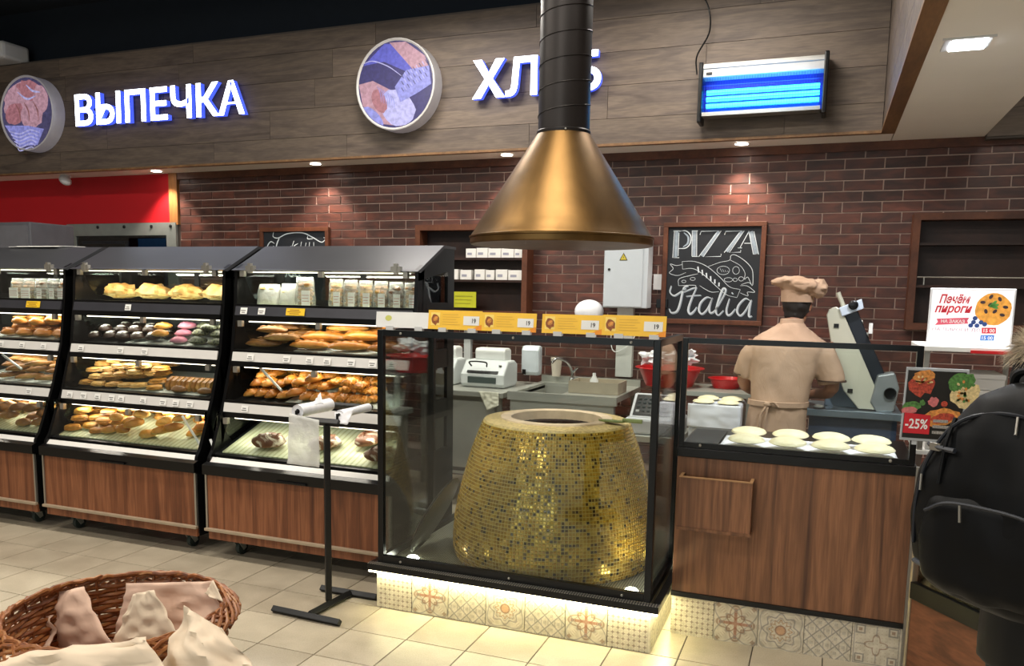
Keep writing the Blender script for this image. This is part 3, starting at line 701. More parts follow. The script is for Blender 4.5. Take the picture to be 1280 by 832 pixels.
pinkb = crust('pink_crust', '#9a4a60', '#c07a8c', '#dcb0b6'); greenb = crust('poppy_crust', '#3c4030', '#66684e', '#a8a078', seeds='#1c1e1a')
def variants(fn, mats, smooth=True, n=3):
    return [meshof('bread', fn(k), mats, smooth) for k in range(n)]
def bun(k, a=.062, b_=.036, c_=.030): mb = MB(); mb.blob((0, 0, c_*.6), (a, b_, c_), 16, 9, .16, 2.2, k*3.3, .45); return mb
def seambun(k):
    mb = bun(k, .066, .034, .031)
    for j in range(5): q = -.04+.02*j; mb.tube([(q, -.012, .048), (q+.012, .012, .049)], .003, 5)
    return mb
def roundbun(k): mb = MB(); mb.blob((0, 0, .026), (.05, .047, .032), 16, 9, .12, 2.2, k*2.1, .5); return mb
def baguette(k):
    mb = MB(); mb.blob((0, 0, .027), (.145, .036, .033), 22, 10, .12, 2.5, k*4.1, .35)
    for j in range(4): q = -.085+.052*j; mb.tube([(q-.014, -.014, .058), (q+.006, 0, .061), (q+.024, .014, .057)], [.002, .005, .002], 5)
    return mb
def country(k):
    mb = MB(); mb.blob((0, 0, .045), (.125, .075, .06), 24, 12, .12, 2.0, k*5, .45)
    for j in range(4): q = -.07+.045*j; mb.tube([(q-.01, -.035, .092), (q+.012, 0, .103), (q+.02, .035, .09)], [.002, .006, .002], 5)
    return mb
def bigflat(k):
    mb = MB(); mb.blob((0, 0, .065), (.175, .12, .085), 28, 14, .35, 2.8, k*6.7, .5)
    return mb
def croissant(k):
    mb = MB(); pts = []; rr = []
    for i in range(13):
        q = -1.15+2.3*i/12; pts.append((.05*math.sin(q)*1.1, .03-.05*math.cos(q)*.7, .026)); s = math.cos(q*1.15); rr.append(.007+.020*max(0, s)*(1+.12*(i % 2)))
    mb.tube(pts, rr, 10); return mb
def slice_(k):
    mb = MB(); mb.prism([(-.045, 0), (.045, 0), (.05, .03), (.03, .062), (0, .07), (-.035, .055), (-.05, .025)], frame((0, .012, 0)), .026); return mb
def puff(k):
    mb = MB(); h = .012
    for j in range(3): s = 1-.05*j; mb.blob((0, .002*j, .008+.008*j), (.066*s, .032*s, .009), 14, 6, .2, 3, k+j, 0)
    return mb
def braid(k):
    mb = MB()
    for ph in (0, 2*PI/3, 4*PI/3):
        mb.tube([(-.07+.14*i/14, .014*math.sin(i*.9+ph), .022+.008*math.cos(i*.9*2+ph)) for i in range(15)], [.006+.012*math.sin(PI*i/14) for i in range(15)], 8)
    return mb
ROWS_ = 1
V = dict(bun=variants(bun, [gold]), seam=variants(seambun, [amber]), round=variants(roundbun, [gold]), bag=variants(baguette, [amber]), bagb=variants(baguette, [brown]),
         country=variants(country, [rye]), big=variants(bigflat, [pale]), cro=variants(croissant, [brown]), sl=variants(slice_, [brown], 20), puff=variants(puff, [pale]),
         puffg=variants(puff, [gold]), choc=variants(roundbun, [choc]), braid=variants(braid, [amber]), bunb=variants(bun, [brown]), pink=variants(bun, [pinkb]), poppy=variants(bun, [greenb]))
def ice(k):
    mb = roundbun(k); mb.m = [0]*len(mb.f); mb.blob((0, 0, .045), (.034, .032, .015), 12, 6, .3, 3, k, mi=1); return mb
V['iced'] = variants(ice, [choc, choc_ice])
NAMES = dict(bun='oval_bun', seam='ridged_bun', round='round_bun', bag='long_loaf', bagb='brown_loaf', country='country_loaf', big='large_loaf', cro='croissant', sl='bread_slice', puff='puff_pastry', puffg='puff_pastry', choc='chocolate_bun', iced='iced_bun', braid='plaited_bun', bunb='brown_bun', pink='pink_bun', poppy='poppy_bun')
from mathutils.bvhtree import BVHTree
CELL = .006
def profile(me):
    """lowest and highest surface of a bread over a small grid, for stacking"""
    bt = BVHTree.FromPolygons([v.co for v in me.vertices], [tuple(p.vertices) for p in me.polygons])
    xs = [v.co.x for v in me.vertices]; ys = [v.co.y for v in me.vertices]; g = {}
    for i in range(int(min(xs)/CELL)-1, int(max(xs)/CELL)+2):
        for j in range(int(min(ys)/CELL)-1, int(max(ys)/CELL)+2):
            h = bt.ray_cast(Vector((i*CELL, j*CELL, 1)), Vector((0, 0, -1))); l = bt.ray_cast(Vector((i*CELL, j*CELL, -1)), Vector((0, 0, 1)))
            if h[0] is not None and l[0] is not None: g[i, j] = (l[0].z, h[0].z)
    return g, max(abs(min(xs)), max(xs)), max(abs(min(ys)), max(ys)), max(v.co.z for v in me.vertices)
PRO = {}
HM = {}                                           # height of what already lies on each shelf
ORD = ['first', 'second', 'third', 'fourth', 'fifth', 'sixth', 'seventh', 'eighth', 'ninth', 'tenth', 'eleventh', 'twelfth']
WHERE = ['leftmost case', 'middle case', 'rightmost case']; LEVEL = ['bottom shelf', 'third shelf', 'second shelf', 'top shelf']
ROWS = ['front row', 'second row', 'third row', 'fourth row', 'fifth row', 'back row']
def heap(kind, ci, k, u0, u1, v0, v1, nu, nv, label, group, layers=1, rz=0., jit=.3, sc=1.0, cap=.2, pos=True):
    """rows of one kind of bread dropped on shelf k of case ci, each an object of its own; u along the case, v from the front"""
    base = 0.0; yf = prof(SHELF[k])+.05; H = HM.setdefault((ci, k), {})
    for L in range(layers):
        for j in range(nv-(L+1)//2):
            cnt = 0
            for i in range(nu-(L % 2)):
                u = u0+(u1-u0)*(i+.5*(L % 2))/max(1, nu-1)+(.25*(j % 2)*(u1-u0)/max(1, nu-1) if nu > 2 else 0); v = v0+(v1-v0)*(j+.5*((L+1)//2))/max(1, nv-1)
                u += R.uniform(-.008, .008); v += R.uniform(-.006, .006)
                a = rz+R.uniform(-jit, jit); s = sc*R.uniform(.92, 1.08); me = R.choice(V[kind])
                if me.name not in PRO: PRO[me.name] = profile(me)
                g, ex, ey, ez = PRO[me.name]
                eu = s*(abs(ex*math.cos(a))+abs(ey*math.sin(a))); ev = s*(abs(ex*math.sin(a))+abs(ey*math.cos(a)))
                u = min(max(u, .035+eu), CW-.035-eu); v = max(v, ev+.012+.035*L)
                if v > 4.54-yf-ev: continue
                cs, sn = math.cos(-a)/s, math.sin(-a)/s; cells = []
                n1, n2 = int(eu/CELL)+1, int(ev/CELL)+1; iu, iv = round(u/CELL), round(v/CELL); z = base
                for p in range(-n1, n1+1):
                    for q in range(-n2, n2+1):
                        x, y = (iu+p)*CELL-u, (iv+q)*CELL-v; e = g.get((round((x*cs-y*sn)/CELL), round((x*sn+y*cs)/CELL)))
                        if e: cells.append((iu+p, iv+q, e)); z = max(z, H.get((iu+p, iv+q), base)-e[0]*s)
                if z-base > cap or z+ez*s-base > .155: continue
                z += .0025
                for p, q, e in cells: H[p, q] = max(H.get((p, q), base), z+e[1]*s)
                o = inst(NAMES[kind], me, on_shelf(ci, k, u, v, z), None, on_rot(k, a), s); lay = ('', 'upper ', 'topmost ')[min(L, 2)]
                tag(o, f"{label}, {lay}{ROWS[min(j, 5)]}, {ORD[cnt]} along, {WHERE[ci]}'s {LEVEL[k]}", 'bread' if kind in ('bag', 'bagb', 'country', 'big', 'sl') else 'pastry', group); cnt += 1
Gp = 'pastries heaped in the display cases'
# right case (index 2)
heap('bag', 2, 2, .50, 1.04, .04, .40, 3, 5, 'long golden loaf', 'golden loaves, rightmost case', 2, .12, .08)
heap('bagb', 2, 2, .15, .30, .04, .38, 2, 5, 'pale-brown bagged loaf', 'bagged loaves, rightmost case', 2, .1, .1, sc=.8)
heap('seam', 2, 1, .12, .60, .05, .42, 7, 5, 'glazed oval bun', 'glazed buns, rightmost case', 2, 1.2, .25)
heap('braid', 2, 1, .68, .92, .05, .28, 4, 3, 'plaited orange pastry', 'plaited pastries, rightmost case', 2, 1.1, .3)
heap('bunb', 2, 1, 1.05, 1.16, .40, .42, 2, 1, 'lone brown bun at the back', 'lone buns, rightmost case', 1)
for (u, v, a, s, lb) in ((.34, .09, .2, .85, 'dark crusty loaf left of the hanging plastic bag, bottom shelf of the rightmost case'), (.70, .13, .5, .8, 'crusty loaf just right of the hanging plastic bag, bottom shelf of the rightmost case'),
                         (.96, .24, 1.0, .9, 'slashed brown loaf farthest back on the bottom shelf of the rightmost case'), (1.11, .07, .3, .8, 'round loaf in the front right corner of the rightmost case bottom shelf')):
    o = inst('country_loaf', R.choice(V['country']), on_shelf(2, 0, u, v, .002), None, on_rot(0, a), s); tag(o, lb, 'bread', 'country loaves on the bottom shelf')
# middle case (index 1)
for i, (u, a, s_, kk) in enumerate(((.205, .1, .76, 0), (.485, -.05, .76, 1), (.77, .08, .76, 2), (1.045, -.08, .76, 1))):
    o = inst('large_loaf', V['big'][kk], on_shelf(1, 3, u, .17, .003), None, (0, 0, a), (s_*.94, s_, s_)); tag(o, f'big golden loaf, {ORD[i]} along the top shelf of the middle case', 'bread', 'big loaves, middle case')
heap('iced', 1, 2, .10, .60, .06, .30, 5, 3, 'iced dark bun', 'iced dark buns, middle case', 2, 0, 1.0, sc=.95)
heap('choc', 1, 2, .10, .5, .42, .42, 4, 1, 'dark chocolate bun', 'dark buns, middle case', 1, 0, 1.0)
heap('bun', 1, 2, .68, .70, .05, .15, 1, 3, 'pale gold pastry', 'pale pastries, middle case', 2, .2, .1)
heap('pink', 1, 2, .83, .84, .05, .15, 1, 3, 'pinkish pastry', 'pink pastries, middle case', 2, .2, .1)
heap('poppy', 1, 2, .98, 1.12, .05, .15, 2, 3, 'poppy-seed pastry', 'poppy pastries, middle case', 2, .2, .1)
heap('puff', 1, 1, .12, .56, .05, .44, 5, 5, 'flat pale puff pastry', 'flat puff pastries, middle case', 3, .25, .2)
heap('puffg', 1, 1, .69, .71, .05, .16, 1, 3, 'golden layered pastry', 'golden layered pastries, middle case', 4, .4, .3, sc=.95)
for i in range(9):
    o = inst('standing_pastry', V['sl'][i % 3], on_shelf(1, 1, .80+.041*i, .12, .002), None, on_rot(1, 1.35+R.uniform(-.03, .03)), 1.15)
    tag(o, f'brown pastry standing on edge, {ORD[i]} in the standing row, third shelf, middle case', 'pastry', 'pastries standing on edge')
heap('bunb', 1, 1, .90, 1.10, .03, .04, 2, 1, 'flat brown pastry', 'flat brown pastries, middle case', 1, 0, .05, sc=.85)
heap('puffg', 1, 0, .12, .34, .06, .30, 2, 4, 'flat golden pastry', 'flat golden pastries, middle case', 3, .2, .3)
heap('bun', 1, 0, .44, .95, .06, .46, 6, 6, 'golden oval bun', 'golden buns, middle case', 3, .35, .6)
heap('seam', 1, 0, 1.08, 1.14, .15, .42, 2, 3, 'orange bun', 'orange buns, middle case', 2, 1.2, .4)
# left case (index 0)
heap('seam', 0, 2, .62, 1.12, .05, .42, 4, 5, 'plump golden bun', 'plump buns, leftmost case', 3, .1, .2, sc=1.15)
heap('bagb', 0, 1, .68, 1.06, .06, .42, 3, 5, 'long brown pastry', 'long pastries, leftmost case', 3, .7, .15, sc=.68)
heap('bunb', 0, 0, .62, 1.12, .05, .46, 5, 6, 'brown oval pastry', 'brown pastries, leftmost case', 3, .4, .4, sc=1.1)
# bagged goods on the top shelves
bagf = sheer('cellophane', '#d8dcd6', .30, .15); bagw = sheer('milky_bag', '#dfe0da', .75, .3)
def packed(x, y, z, w_, d_, h_, filling, labelled, lab_, grp, milky=False, lw=.45, name='bagged_bread'):
    t = thing(name, lab_, 'bread', (x, y, z), grp); mb = MB(); n = 16; rings = []
    for j in range(7):
        q = j/6; sx_ = 1-.10*q+.03*math.sin(q*9+x*9); dd = (1-q)**.5*.9+.12 if j else .8
        rings.append([Vector((x+w_/2*sx_*math.copysign(abs(math.cos(a))**.6, math.cos(a)), y+d_/2*dd*math.copysign(abs(math.sin(a))**.6, math.sin(a)), z+.001+h_*q)) for a in [2*PI*k/n for k in range(n)]])
    mk('bag', mb.loft(rings), bagw if milky else bagf, t, True)
    if filling is not None:
        k = 0
        for j in range(5):
            for i in range(2):
                fb = MB().blob((x-w_*.18+w_*.36*i+R.uniform(-.006, .006), y+R.uniform(-.008, .008), z+.024+j*h_*.15), (w_*.24, d_*.30, h_*.10), 10, 6, .25, 3, x*7+j+i)
                mk('filling', fb, filling, t, True)
    if labelled:
        a = .02; lx0, lx1 = x+w_*(.02 if lw < .6 else -.3), x+w_*(.02 if lw < .6 else -.3)+w_*lw
        l_ = mk('label', MB().box(lx0, lx1, y-d_/2-.004, y-d_/2-.002, z+.004, z+h_*.55), tag_w, t)
        ll = MB()
        for j in range(3): ll.box(lx0+.004, lx1-.006-.004*(j % 2), y-d_/2-.005, y-d_/2-.0042, z+h_*(.18+.10*j), z+h_*(.18+.10*j)+.003)
        mk('print', ll, P('label_print', '#b06a5a', .7), l_)
    return t
zt = 1.4965; yt = prof(1.5)+.11
nth = ['second', 'third', 'fourth', 'fifth', 'sixth']
packed(CX[2]+.17, yt+.02, zt, .17, .10, .13, pale, False, 'milky bag of flatbread at the far left of the rightmost case top shelf', 'bagged breads, top shelf', True)
packed(CX[2]+.315, yt+.02, zt, .12, .10, .135, pale, False, 'second milky bag from the left on the rightmost case top shelf', 'bagged breads, top shelf', True)
packed(CX[2]+.44, yt, zt, .13, .08, .175, brown, True, 'labelled clear bag standing left of the gap on the rightmost case top shelf', 'bagged breads, top shelf')
for i in range(6):
    packed(CX[2]+.66+i*.1, yt, zt, .097, .075, .165-.003*i, (gold, brown, gold, brown, rye, brown)[i], True, ['labelled clear bag just right of the gap on the rightmost case top shelf', 'labelled bag second from the gap, rightmost case top shelf', 'labelled bag third from the gap, rightmost case top shelf', 'labelled bag fourth from the gap, rightmost case top shelf', 'labelled bag fifth from the gap, rightmost case top shelf', 'labelled bag against the right end of the rightmost case top shelf'][i], 'bagged breads, top shelf')
mk_s = MB().box(CX[2]+.52, CX[2]+.62, yt+.03, yt+.035, zt+.01, zt+.09)
for i in range(5):
    packed(CX[0]+.68+i*.115, yt, zt, .11, .08, .145, (brown, brown, rye, rye, brown)[i], True, f'white-labelled clear bag, {ORD[4-i]} from the right end of the leftmost case top shelf', 'labelled bags in the leftmost case', lw=(.75 if i in (0, 1, 4) else .4))
# sheets of paper lying on the roof of the left case
pp = MB(); z0 = 1.8705
pp.prism([(-.32, -.1), (.16, -.12), (.28, .06), (-.26, .09)], frame((CX[0]+.68, 4.52, z0), (1, 0, 0), (0, 1, 0)), .003)
tag(mk('paper_sheets', pp.prism([(-.26, -.09), (.20, -.10), (.27, .02), (-.2, .07)], frame((CX[0]+.70, 4.52, z0+.004), (1, .05, 0), (-.05, 1, 0)), .003), tag_w), 'loose white paper sheets lying on the roof of the leftmost case', 'paper')
# grey cabinet behind the left case
gp = at(37, 277, Y=5.25); gx, gz = gp.x, gp.z
gc = thing('metal_cabinet', 'grey metal cabinet standing behind the leftmost case below the red wall', 'cabinet', (gx-.45, 5.4, 0))
mk('body', MB().box(gx-.9, gx, 5.25, 5.7, 0.0, gz), P('cabinet_grey', '#5a5a60', .5), gc, bev=.01); mk('door', MB().box(gx-.88, gx-.02, 5.235, 5.25, .05, gz-.03), P('cabinet_door', '#66666c', .45), gc)
mk('knob', MB().box(gx-.11, gx-.09, 5.22, 5.235, 1.2, 1.35), greyalu, gc)

# ------------------------------------------------------------------ mosaic oven in its glass box
OX, OY = -1.30, 4.13
PX0, PX1, PY0 = -2.05, -.645, 3.537
pl = thing('oven_plinth', 'low patterned-tile plinth carrying the golden mosaic oven', 'plinth', ((PX0+PX1)/2, 4.15, 0))
mk('core', MB().box(PX0+.012, PX1-.012, PY0+.012, 4.78, 0, .185), P('plinth_core', '#6f675c', .9), pl)
def tilemat(name, kind, base='#d3c9b4'):
    m, nt, b = newmat(name); setp(b, None, .35)
    t = nt.nodes.new('ShaderNodeTexCoord'); s_ = nt.nodes.new('ShaderNodeSeparateXYZ'); nt.links.new(t.outputs['Object'], s_.inputs[0])
    u = X(s_.outputs[0])/.1; v = X(s_.outputs[2])/.1; r = (u*u+v*v).sqrt(); th = v.atan2(u)
    brown_, grey_ = lin('#8a6248'), lin('#8f8a84'); c = lin(base)
    def lay(c, mask, col, a=.75): return mixc(nt, mask*a, c, col)
    if kind == 0:
        a = ((u*4.0+30.5).fract()-.5).abs(); b2 = ((v*4.0+30.5).fract()-.5).abs()
        c = lay(c, (a+b2).lt(.30), grey_); c = lay(c, (a.min(b2)).lt(.05)*(a.max(b2)).lt(.4), brown_, .6); c = lay(c, (a.max(b2)).gt(.46), grey_, .25)
    if kind == 1:
        k4 = (th*4.0).cos(); c = lay(c, (r-(k4*.22+.62)).abs().lt(.055), brown_, .6); c = lay(c, (r-(k4*-.16+.36)).abs().lt(.05), brown_, .7)
        c = lay(c, ((u.abs()).lt(.07)+(v.abs()).lt(.07)).min(1)*r.lt(.75), lin('#a8694c'), .75); c = lay(c, (r-((th*4.0).cos()*-.3+.95)).abs().lt(.045), grey_, .7)
        c = lay(c, ((u.abs()-.8).abs()+(v.abs()-.8).abs()).lt(.12), brown_, .6)
    if kind == 2:
        a = ((u+v)*1.5+20).fract(); b2 = ((u-v)*1.5+20).fract(); c = lay(c, ((a-.5).abs().gt(.44)+(b2-.5).abs().gt(.44)).min(1), grey_, .8)
        c = lay(c, (((a-.5).abs()+(b2-.5).abs()).lt(.22)), grey_, .35); c = lay(c, ((u*3+30).fract()-.5).abs().lt(.06)*((v*1.5+30.5).fract()-.5).abs().gt(.3), grey_, .6)
    if kind == 3:
        c = lay(c, r.lt(.2), lin('#c79468'), .8); c = lay(c, (r-.22).abs().lt(.03), brown_, .8); c = lay(c, (r-((th*12.0).cos()*.07+.42)).abs().lt(.045), lin('#b08a62'), .7)
        c = lay(c, (r-((th*8.0).cos()*.09+.7)).abs().lt(.035), grey_, .8); c = lay(c, (r-((th*4.0+.785*4).cos()*.14+.98)).abs().lt(.03), grey_, .6)
    if kind == 4:
        a, b2 = u.abs(), v.abs(); c = lay(c, (a.max(b2)-.9).abs().lt(.02), grey_); q = ((a-.66).abs()).max((b2-.66).abs())
        c = lay(c, (q-.17).abs().lt(.03), grey_, .85); c = lay(c, (q).lt(.07), brown_, .7); c = lay(c, (r-((th*4.0).cos()*.12+.34)).abs().lt(.04), brown_, .6); c = lay(c, (a.min(b2)).lt(.03)*r.gt(.4)*r.lt(.85), grey_, .6)
    n = noise_(nt, 30, (1, 1, 1), 4); c = mixc(nt, .7, c, ramp(nt, n, [(.35, (.72, .70, .66)), (.6, (1, 1, 1))]), 'MULTIPLY')
    if kind in (1, 3):
        e = ((th*8.0).cos()*.06+.52); c = mixc(nt, (r-e).abs().lt(.022)*.7, c, grey_); c = mixc(nt, ((r*9.0).fract()-.5).abs().lt(.12)*((th*8.0).cos().gt(.55))*.45, c, brown_)
    if kind in (2, 4): c = mixc(nt, ((u*6+.25).fract()-.5).abs().lt(.10)*((v*6+.25).fract()-.5).abs().lt(.10)*.5, c, brown_)
    nt.links.new(c, b.inputs['Base Color']); return m
TM = [tilemat('printed_tile_%d' % k, k) for k in range(5)]
tb = MB().box(-.0985, .0985, -.004, .006, -.098, .098)
TME = [meshof('printed_tile', tb, TM[k]) for k in range(5)]
for i, k in enumerate([0, 1, 2, 3, 2, 1, 0]):
    inst('printed_tile', TME[k], (PX0+.1+.2007*i, PY0+.006, .1), pl)
for i, k in enumerate([4, 2, 0, 1, 3, 2]):
    inst('printed_tile', TME[k], (PX1-.006, PY0+.1+.2*i, .1), pl, rot=(0, 0, PI/2))
    inst('printed_tile', TME[k], (PX0+.006, PY0+.1+.2*i, .1), pl, rot=(0, 0, -PI/2))
mk('tread_edge', MB().box(PX0-.035, PX1+.035, PY0-.035, PY0-.0, .202, .236).box(PX1, PX1+.035, PY0, 4.78, .202, .236).box(PX0-.035, PX0, PY0, 4.78, .202, .236), blackgloss, pl, bev=.003)
ts = MB()
for k in range(120): xx = PX0-.03+k*(PX1-PX0+.06)/119; ts.box(xx, xx+.006, PY0-.036, PY0-.002, .236, .2385)
mk('tread_studs', ts, greyalu, pl)['kind'] = 'stuff'
m, nt, b = newmat('ribbed_mat'); setp(b, lin('#8e8c78'), .5, .3); wv = nt.nodes.new('ShaderNodeTexWave'); wv.inputs['Scale'].default_value = 26; mp = coords(nt, 'Object', (1, 1, 1)); nt.links.new(mp.outputs[0], wv.inputs['Vector'])
nt.links.new(ramp(nt, wv.outputs['Fac'], [(.3, lin('#5f5e50')), (.6, lin('#9b9a86'))]), b.inputs['Base Color']); bump(nt, b, wv.outputs['Fac'], .6, .004)
mk('ribbed_top', MB().box(PX0, PX1, PY0, 4.78, .186, .212), m, pl)
led = emit('led_tape', '#fff6c8', 7)
mk('led_tape', MB().box(PX0-.03, PX1+.028, PY0-.026, PY0-.008, .190, .201), led, pl)
mk('led_tape', MB().box(PX1+.010, PX1+.026, PY0, 4.7, .190, .201), led, pl)
for (lx, ly, sx_, rz) in (((PX0+PX1)/2, PY0-.018, 1.4, 0), (PX1+.018, 4.1, 1.1, PI/2)):
    l = area('led_tape_light', (lx, ly, .188), (0, 0, rz), sx_, .02, 2.0, (1, .96, .50))
for (px, py) in ((516, 697), (789, 738)):
    q = at(px, py, Z=.214); s_ = mk('floor_spot', MB().lathe([(.0001, .226), (.024, .224), (.034, .213)], (q.x, q.y), 18), emit('floor_spot_glow', '#fffbe8', 22), pl)
    s = bpy.data.lights.new('floor_spot_beam', 'SPOT'); s.energy = 9; s.spot_size = math.radians(110); s.spot_blend = .8; s.shadow_soft_size = .025; s.color = (1, .93, .7)
    so = bpy.data.objects.new('floor_spot_beam', s); COL.objects.link(so); so.location = (q.x, q.y, .222); so.rotation_euler = (math.radians(155), 0, math.radians(25 if px < 600 else -25)); s.energy = 14
ov = thing('mosaic_oven', 'barrel-shaped clay oven covered in small gold mosaic squares', 'oven', (OX, OY, .212))
OP = [(.525, .214), (.538, .26), (.54, .32), (.532, .42), (.515, .52), (.49, .62), (.464, .72), (.438, .80), (.412, .87), (.394, .915), (.387, .932)]
mk('body', MB().lathe([(.50, .213), (.52, .215)]+OP+[(.375, .936), (.30, .942)], (OX, OY), 96, cap=False), P('oven_grout', '#bda656', .6, scale=60), ov, True)
mk('clay_rim', MB().lathe([(.30, .94), (.294, .955), (.25, .957), (.240, .952), (.234, .905)], (OX, OY), 64, cap=False), P('clay', '#dcc2a2', .7, var=.15, scale=14), ov, True)
mk('dark_hollow', MB().lathe([(.2345, .906), (.228, .895), (.26, .75), (.32, .40), (.0001, .38)], (OX, OY), 48, cap=False), P('dark_oven_wall', '#2a1c18', .8), ov, True)  # inner wall below the clay rim, in a plain dark brown
mk('flat_shoulder', MB().lathe([(.388, .931), (.382, .940), (.34, .944), (.295, .948)], (OX, OY), 64, cap=False), P('mosaic_shoulder', '#c4aa70', .5, var=.35, scale=60), ov, True)
mos = MB(); L = []; S = 0
for (r0, z0), (r1, z1) in zip(OP, OP[1:]): L.append((S, r0, z0, r1, z1)); S += math.hypot(r1-r0, z1-z0)
def onprof(s):
    for (s0, r0, z0, r1, z1) in L[::-1]:
        if s >= s0: d = math.hypot(r1-r0, z1-z0); q = (s-s0)/d; return r0+(r1-r0)*q, z0+(z1-z0)*q, (r1-r0)/d, (z1-z0)/d
    return L[0][1], L[0][2], 0, 1
TS = .0176; nrow = int(S/TS); RR = random.Random(3)
for j in range(nrow):
    r, z, dr, dz = onprof((j+.5)*TS); N_ = 186
    for i in range(N_):
        a = 2*PI*i/N_; wd = 2*PI*r/N_*.40; hd = TS*.385
        rad = Vector((math.cos(a), math.sin(a), 0)); tn = Vector((-math.sin(a), math.cos(a), 0)); upv = Vector((dr*rad.x, dr*rad.y, dz)); nr = tn.cross(upv)
        tx, ty = RR.gauss(0, .022), RR.gauss(0, .022)
        c = Vector((OX, OY, z))+rad*r
        base = [c+tn*sx*wd+upv*sy*hd for sx, sy in ((-1, -1), (1, -1), (1, 1), (-1, 1))]
        topv = [c+tn*sx*wd*.86+upv*sy*hd*.86+nr*(.0032+sx*tx*wd+sy*ty*hd) for sx, sy in ((-1, -1), (1, -1), (1, 1), (-1, 1))]
        da = math.atan2(math.sin(a+1.25), math.cos(a+1.25)); u_ = 1 if RR.random() < .02+.20*math.exp(-(da/.75)**2) else 0
        mos.add(base+topv, [(4, 5, 6, 7), (0, 1, 5, 4), (1, 2, 6, 5), (2, 3, 7, 6), (3, 0, 4, 7)], u_)
def mosaic(name, c1, c2, c3, rough, metal):
    m, nt, b = newmat(name); setp(b, None, rough, metal); g_ = nt.nodes.new('ShaderNodeNewGeometry')
    nt.links.new(ramp(nt, g_.outputs['Random Per Island'], [(.0, lin(c1)), (.5, lin(c2)), (1, lin(c3))]), b.inputs['Base Color']); return m
mk('gold_mosaic', mos, [mosaic('gold_smalt', '#a07a1c', '#c89a2c', '#e2bc54', .20, .45), mosaic('brown_smalt', '#2d2008', '#4a3412', '#6d5420', .2, .2)], ov)['kind'] = 'stuff'
# leaning lid, green tongs on the rim, white tray behind
ld = thing('metal_disc', 'round dark metal oven lid leaning between the glass and the oven', 'lid', (-1.95, 4.05, .213))
d0 = Vector((.46, .0, .89)).normalized(); d1 = Vector((.12, -.99, .05)).normalized(); d1 = (d1-d0*d1.dot(d0)).normalized()
ctr = Vector((-1.985, 3.85, .2165))+d0*.235
ML = frame(ctr, d1, d0)
mk('disc', MB().lathe([(.0001, .03), (.10, .026), (.19, .012), (.225, 0), (.23, -.006), (.0001, -.012)], seg=48, M=ML), P('dark_lid_metal', '#3a3c38', .35, .7, scale=6), ld, True)
tg = thing('green_spatula', 'olive green flat tool lying on the right edge of the oven rim', 'utensil', (OX+.3, OY-.1, .955))
gm = P('olive_plastic', '#7f8a4c', .5)
mk('blade', MB().prism(ell(0, 0, .07, .03, 16), frame((OX+.31, OY-.05, .9575), (1, -.1, 0), (.1, 1, 0)), .006), gm, tg); mk('grip', MB().tube([(OX+.37, OY-.055, .969), (OX+.47, OY-.06, .969)], .011, 8), gm, tg, True)
tag(mk('white_tray', MB().box(-1.98, -1.72, 4.5, 4.76, .213, .25).box(-1.96, -1.74, 4.52, 4.74, .25, .29), P('tray_plastic', '#b9bbb8', .5), bev=.01), 'pale plastic tray on the plinth behind the left of the oven', 'tray')
# glass box
gb = thing('oven_glass_guard', 'black-framed glass guard box around the golden mosaic oven', 'screen', ((PX0+PX1)/2, 3.8, .24))
ZT = 1.412; YGB = 4.10; bx0, bx1, by0 = PX0+.008, PX1-.008, PY0+.0
for nm, (xx, yy) in (('post', (bx0, by0)), ('post', (bx1-.032, by0)), ('post', (bx0, YGB)), ('post', (bx1-.032, YGB))):
    mk(nm, MB().box(xx, xx+.032, yy, yy+.03, .2365, ZT), blackgloss, gb, bev=.003)
mk('top_rail', MB().box(bx0+.032, bx1-.032, by0, by0+.026, ZT-.03, ZT), blackgloss, gb); mk('top_rail', MB().box(bx0, bx0+.026, by0+.03, YGB, ZT-.03, ZT), blackgloss, gb); mk('top_rail', MB().box(bx1-.026, bx1, by0+.03, YGB, ZT-.03, ZT), blackgloss, gb)
mk('bottom_rail', MB().box(bx0+.032, bx1-.032, by0, by0+.026, .2365, .275), blackgloss, gb); mk('bottom_rail', MB().box(bx0, bx0+.026, by0+.03, YGB, .2365, .27), blackgloss, gb); mk('bottom_rail', MB().box(bx1-.026, bx1, by0+.03, YGB, .2365, .27), blackgloss, gb)
gpane = glass('guard_glass', '#f6faf8', .012, .8, .0)
mk('pane', MB().box(bx0+.032, bx1-.032, by0+.011, by0+.015, .275, ZT-.03), gpane, gb); mk('pane', MB().box(bx0+.011, bx0+.015, by0+.03, YGB, .27, ZT-.03), gpane, gb); mk('pane', MB().box(bx1-.015, bx1-.011, by0+.03, YGB, .27, ZT-.03), gpane, gb)
for xx in (bx0+.13, -1.33, bx1-.13):
    for zz in (.255, ZT-.015): mk('screw', MB().lathe([(.006, 0), (.006, .004), (.003, .006)], seg=10, M=frame((xx, by0, zz))), greyalu, gb)
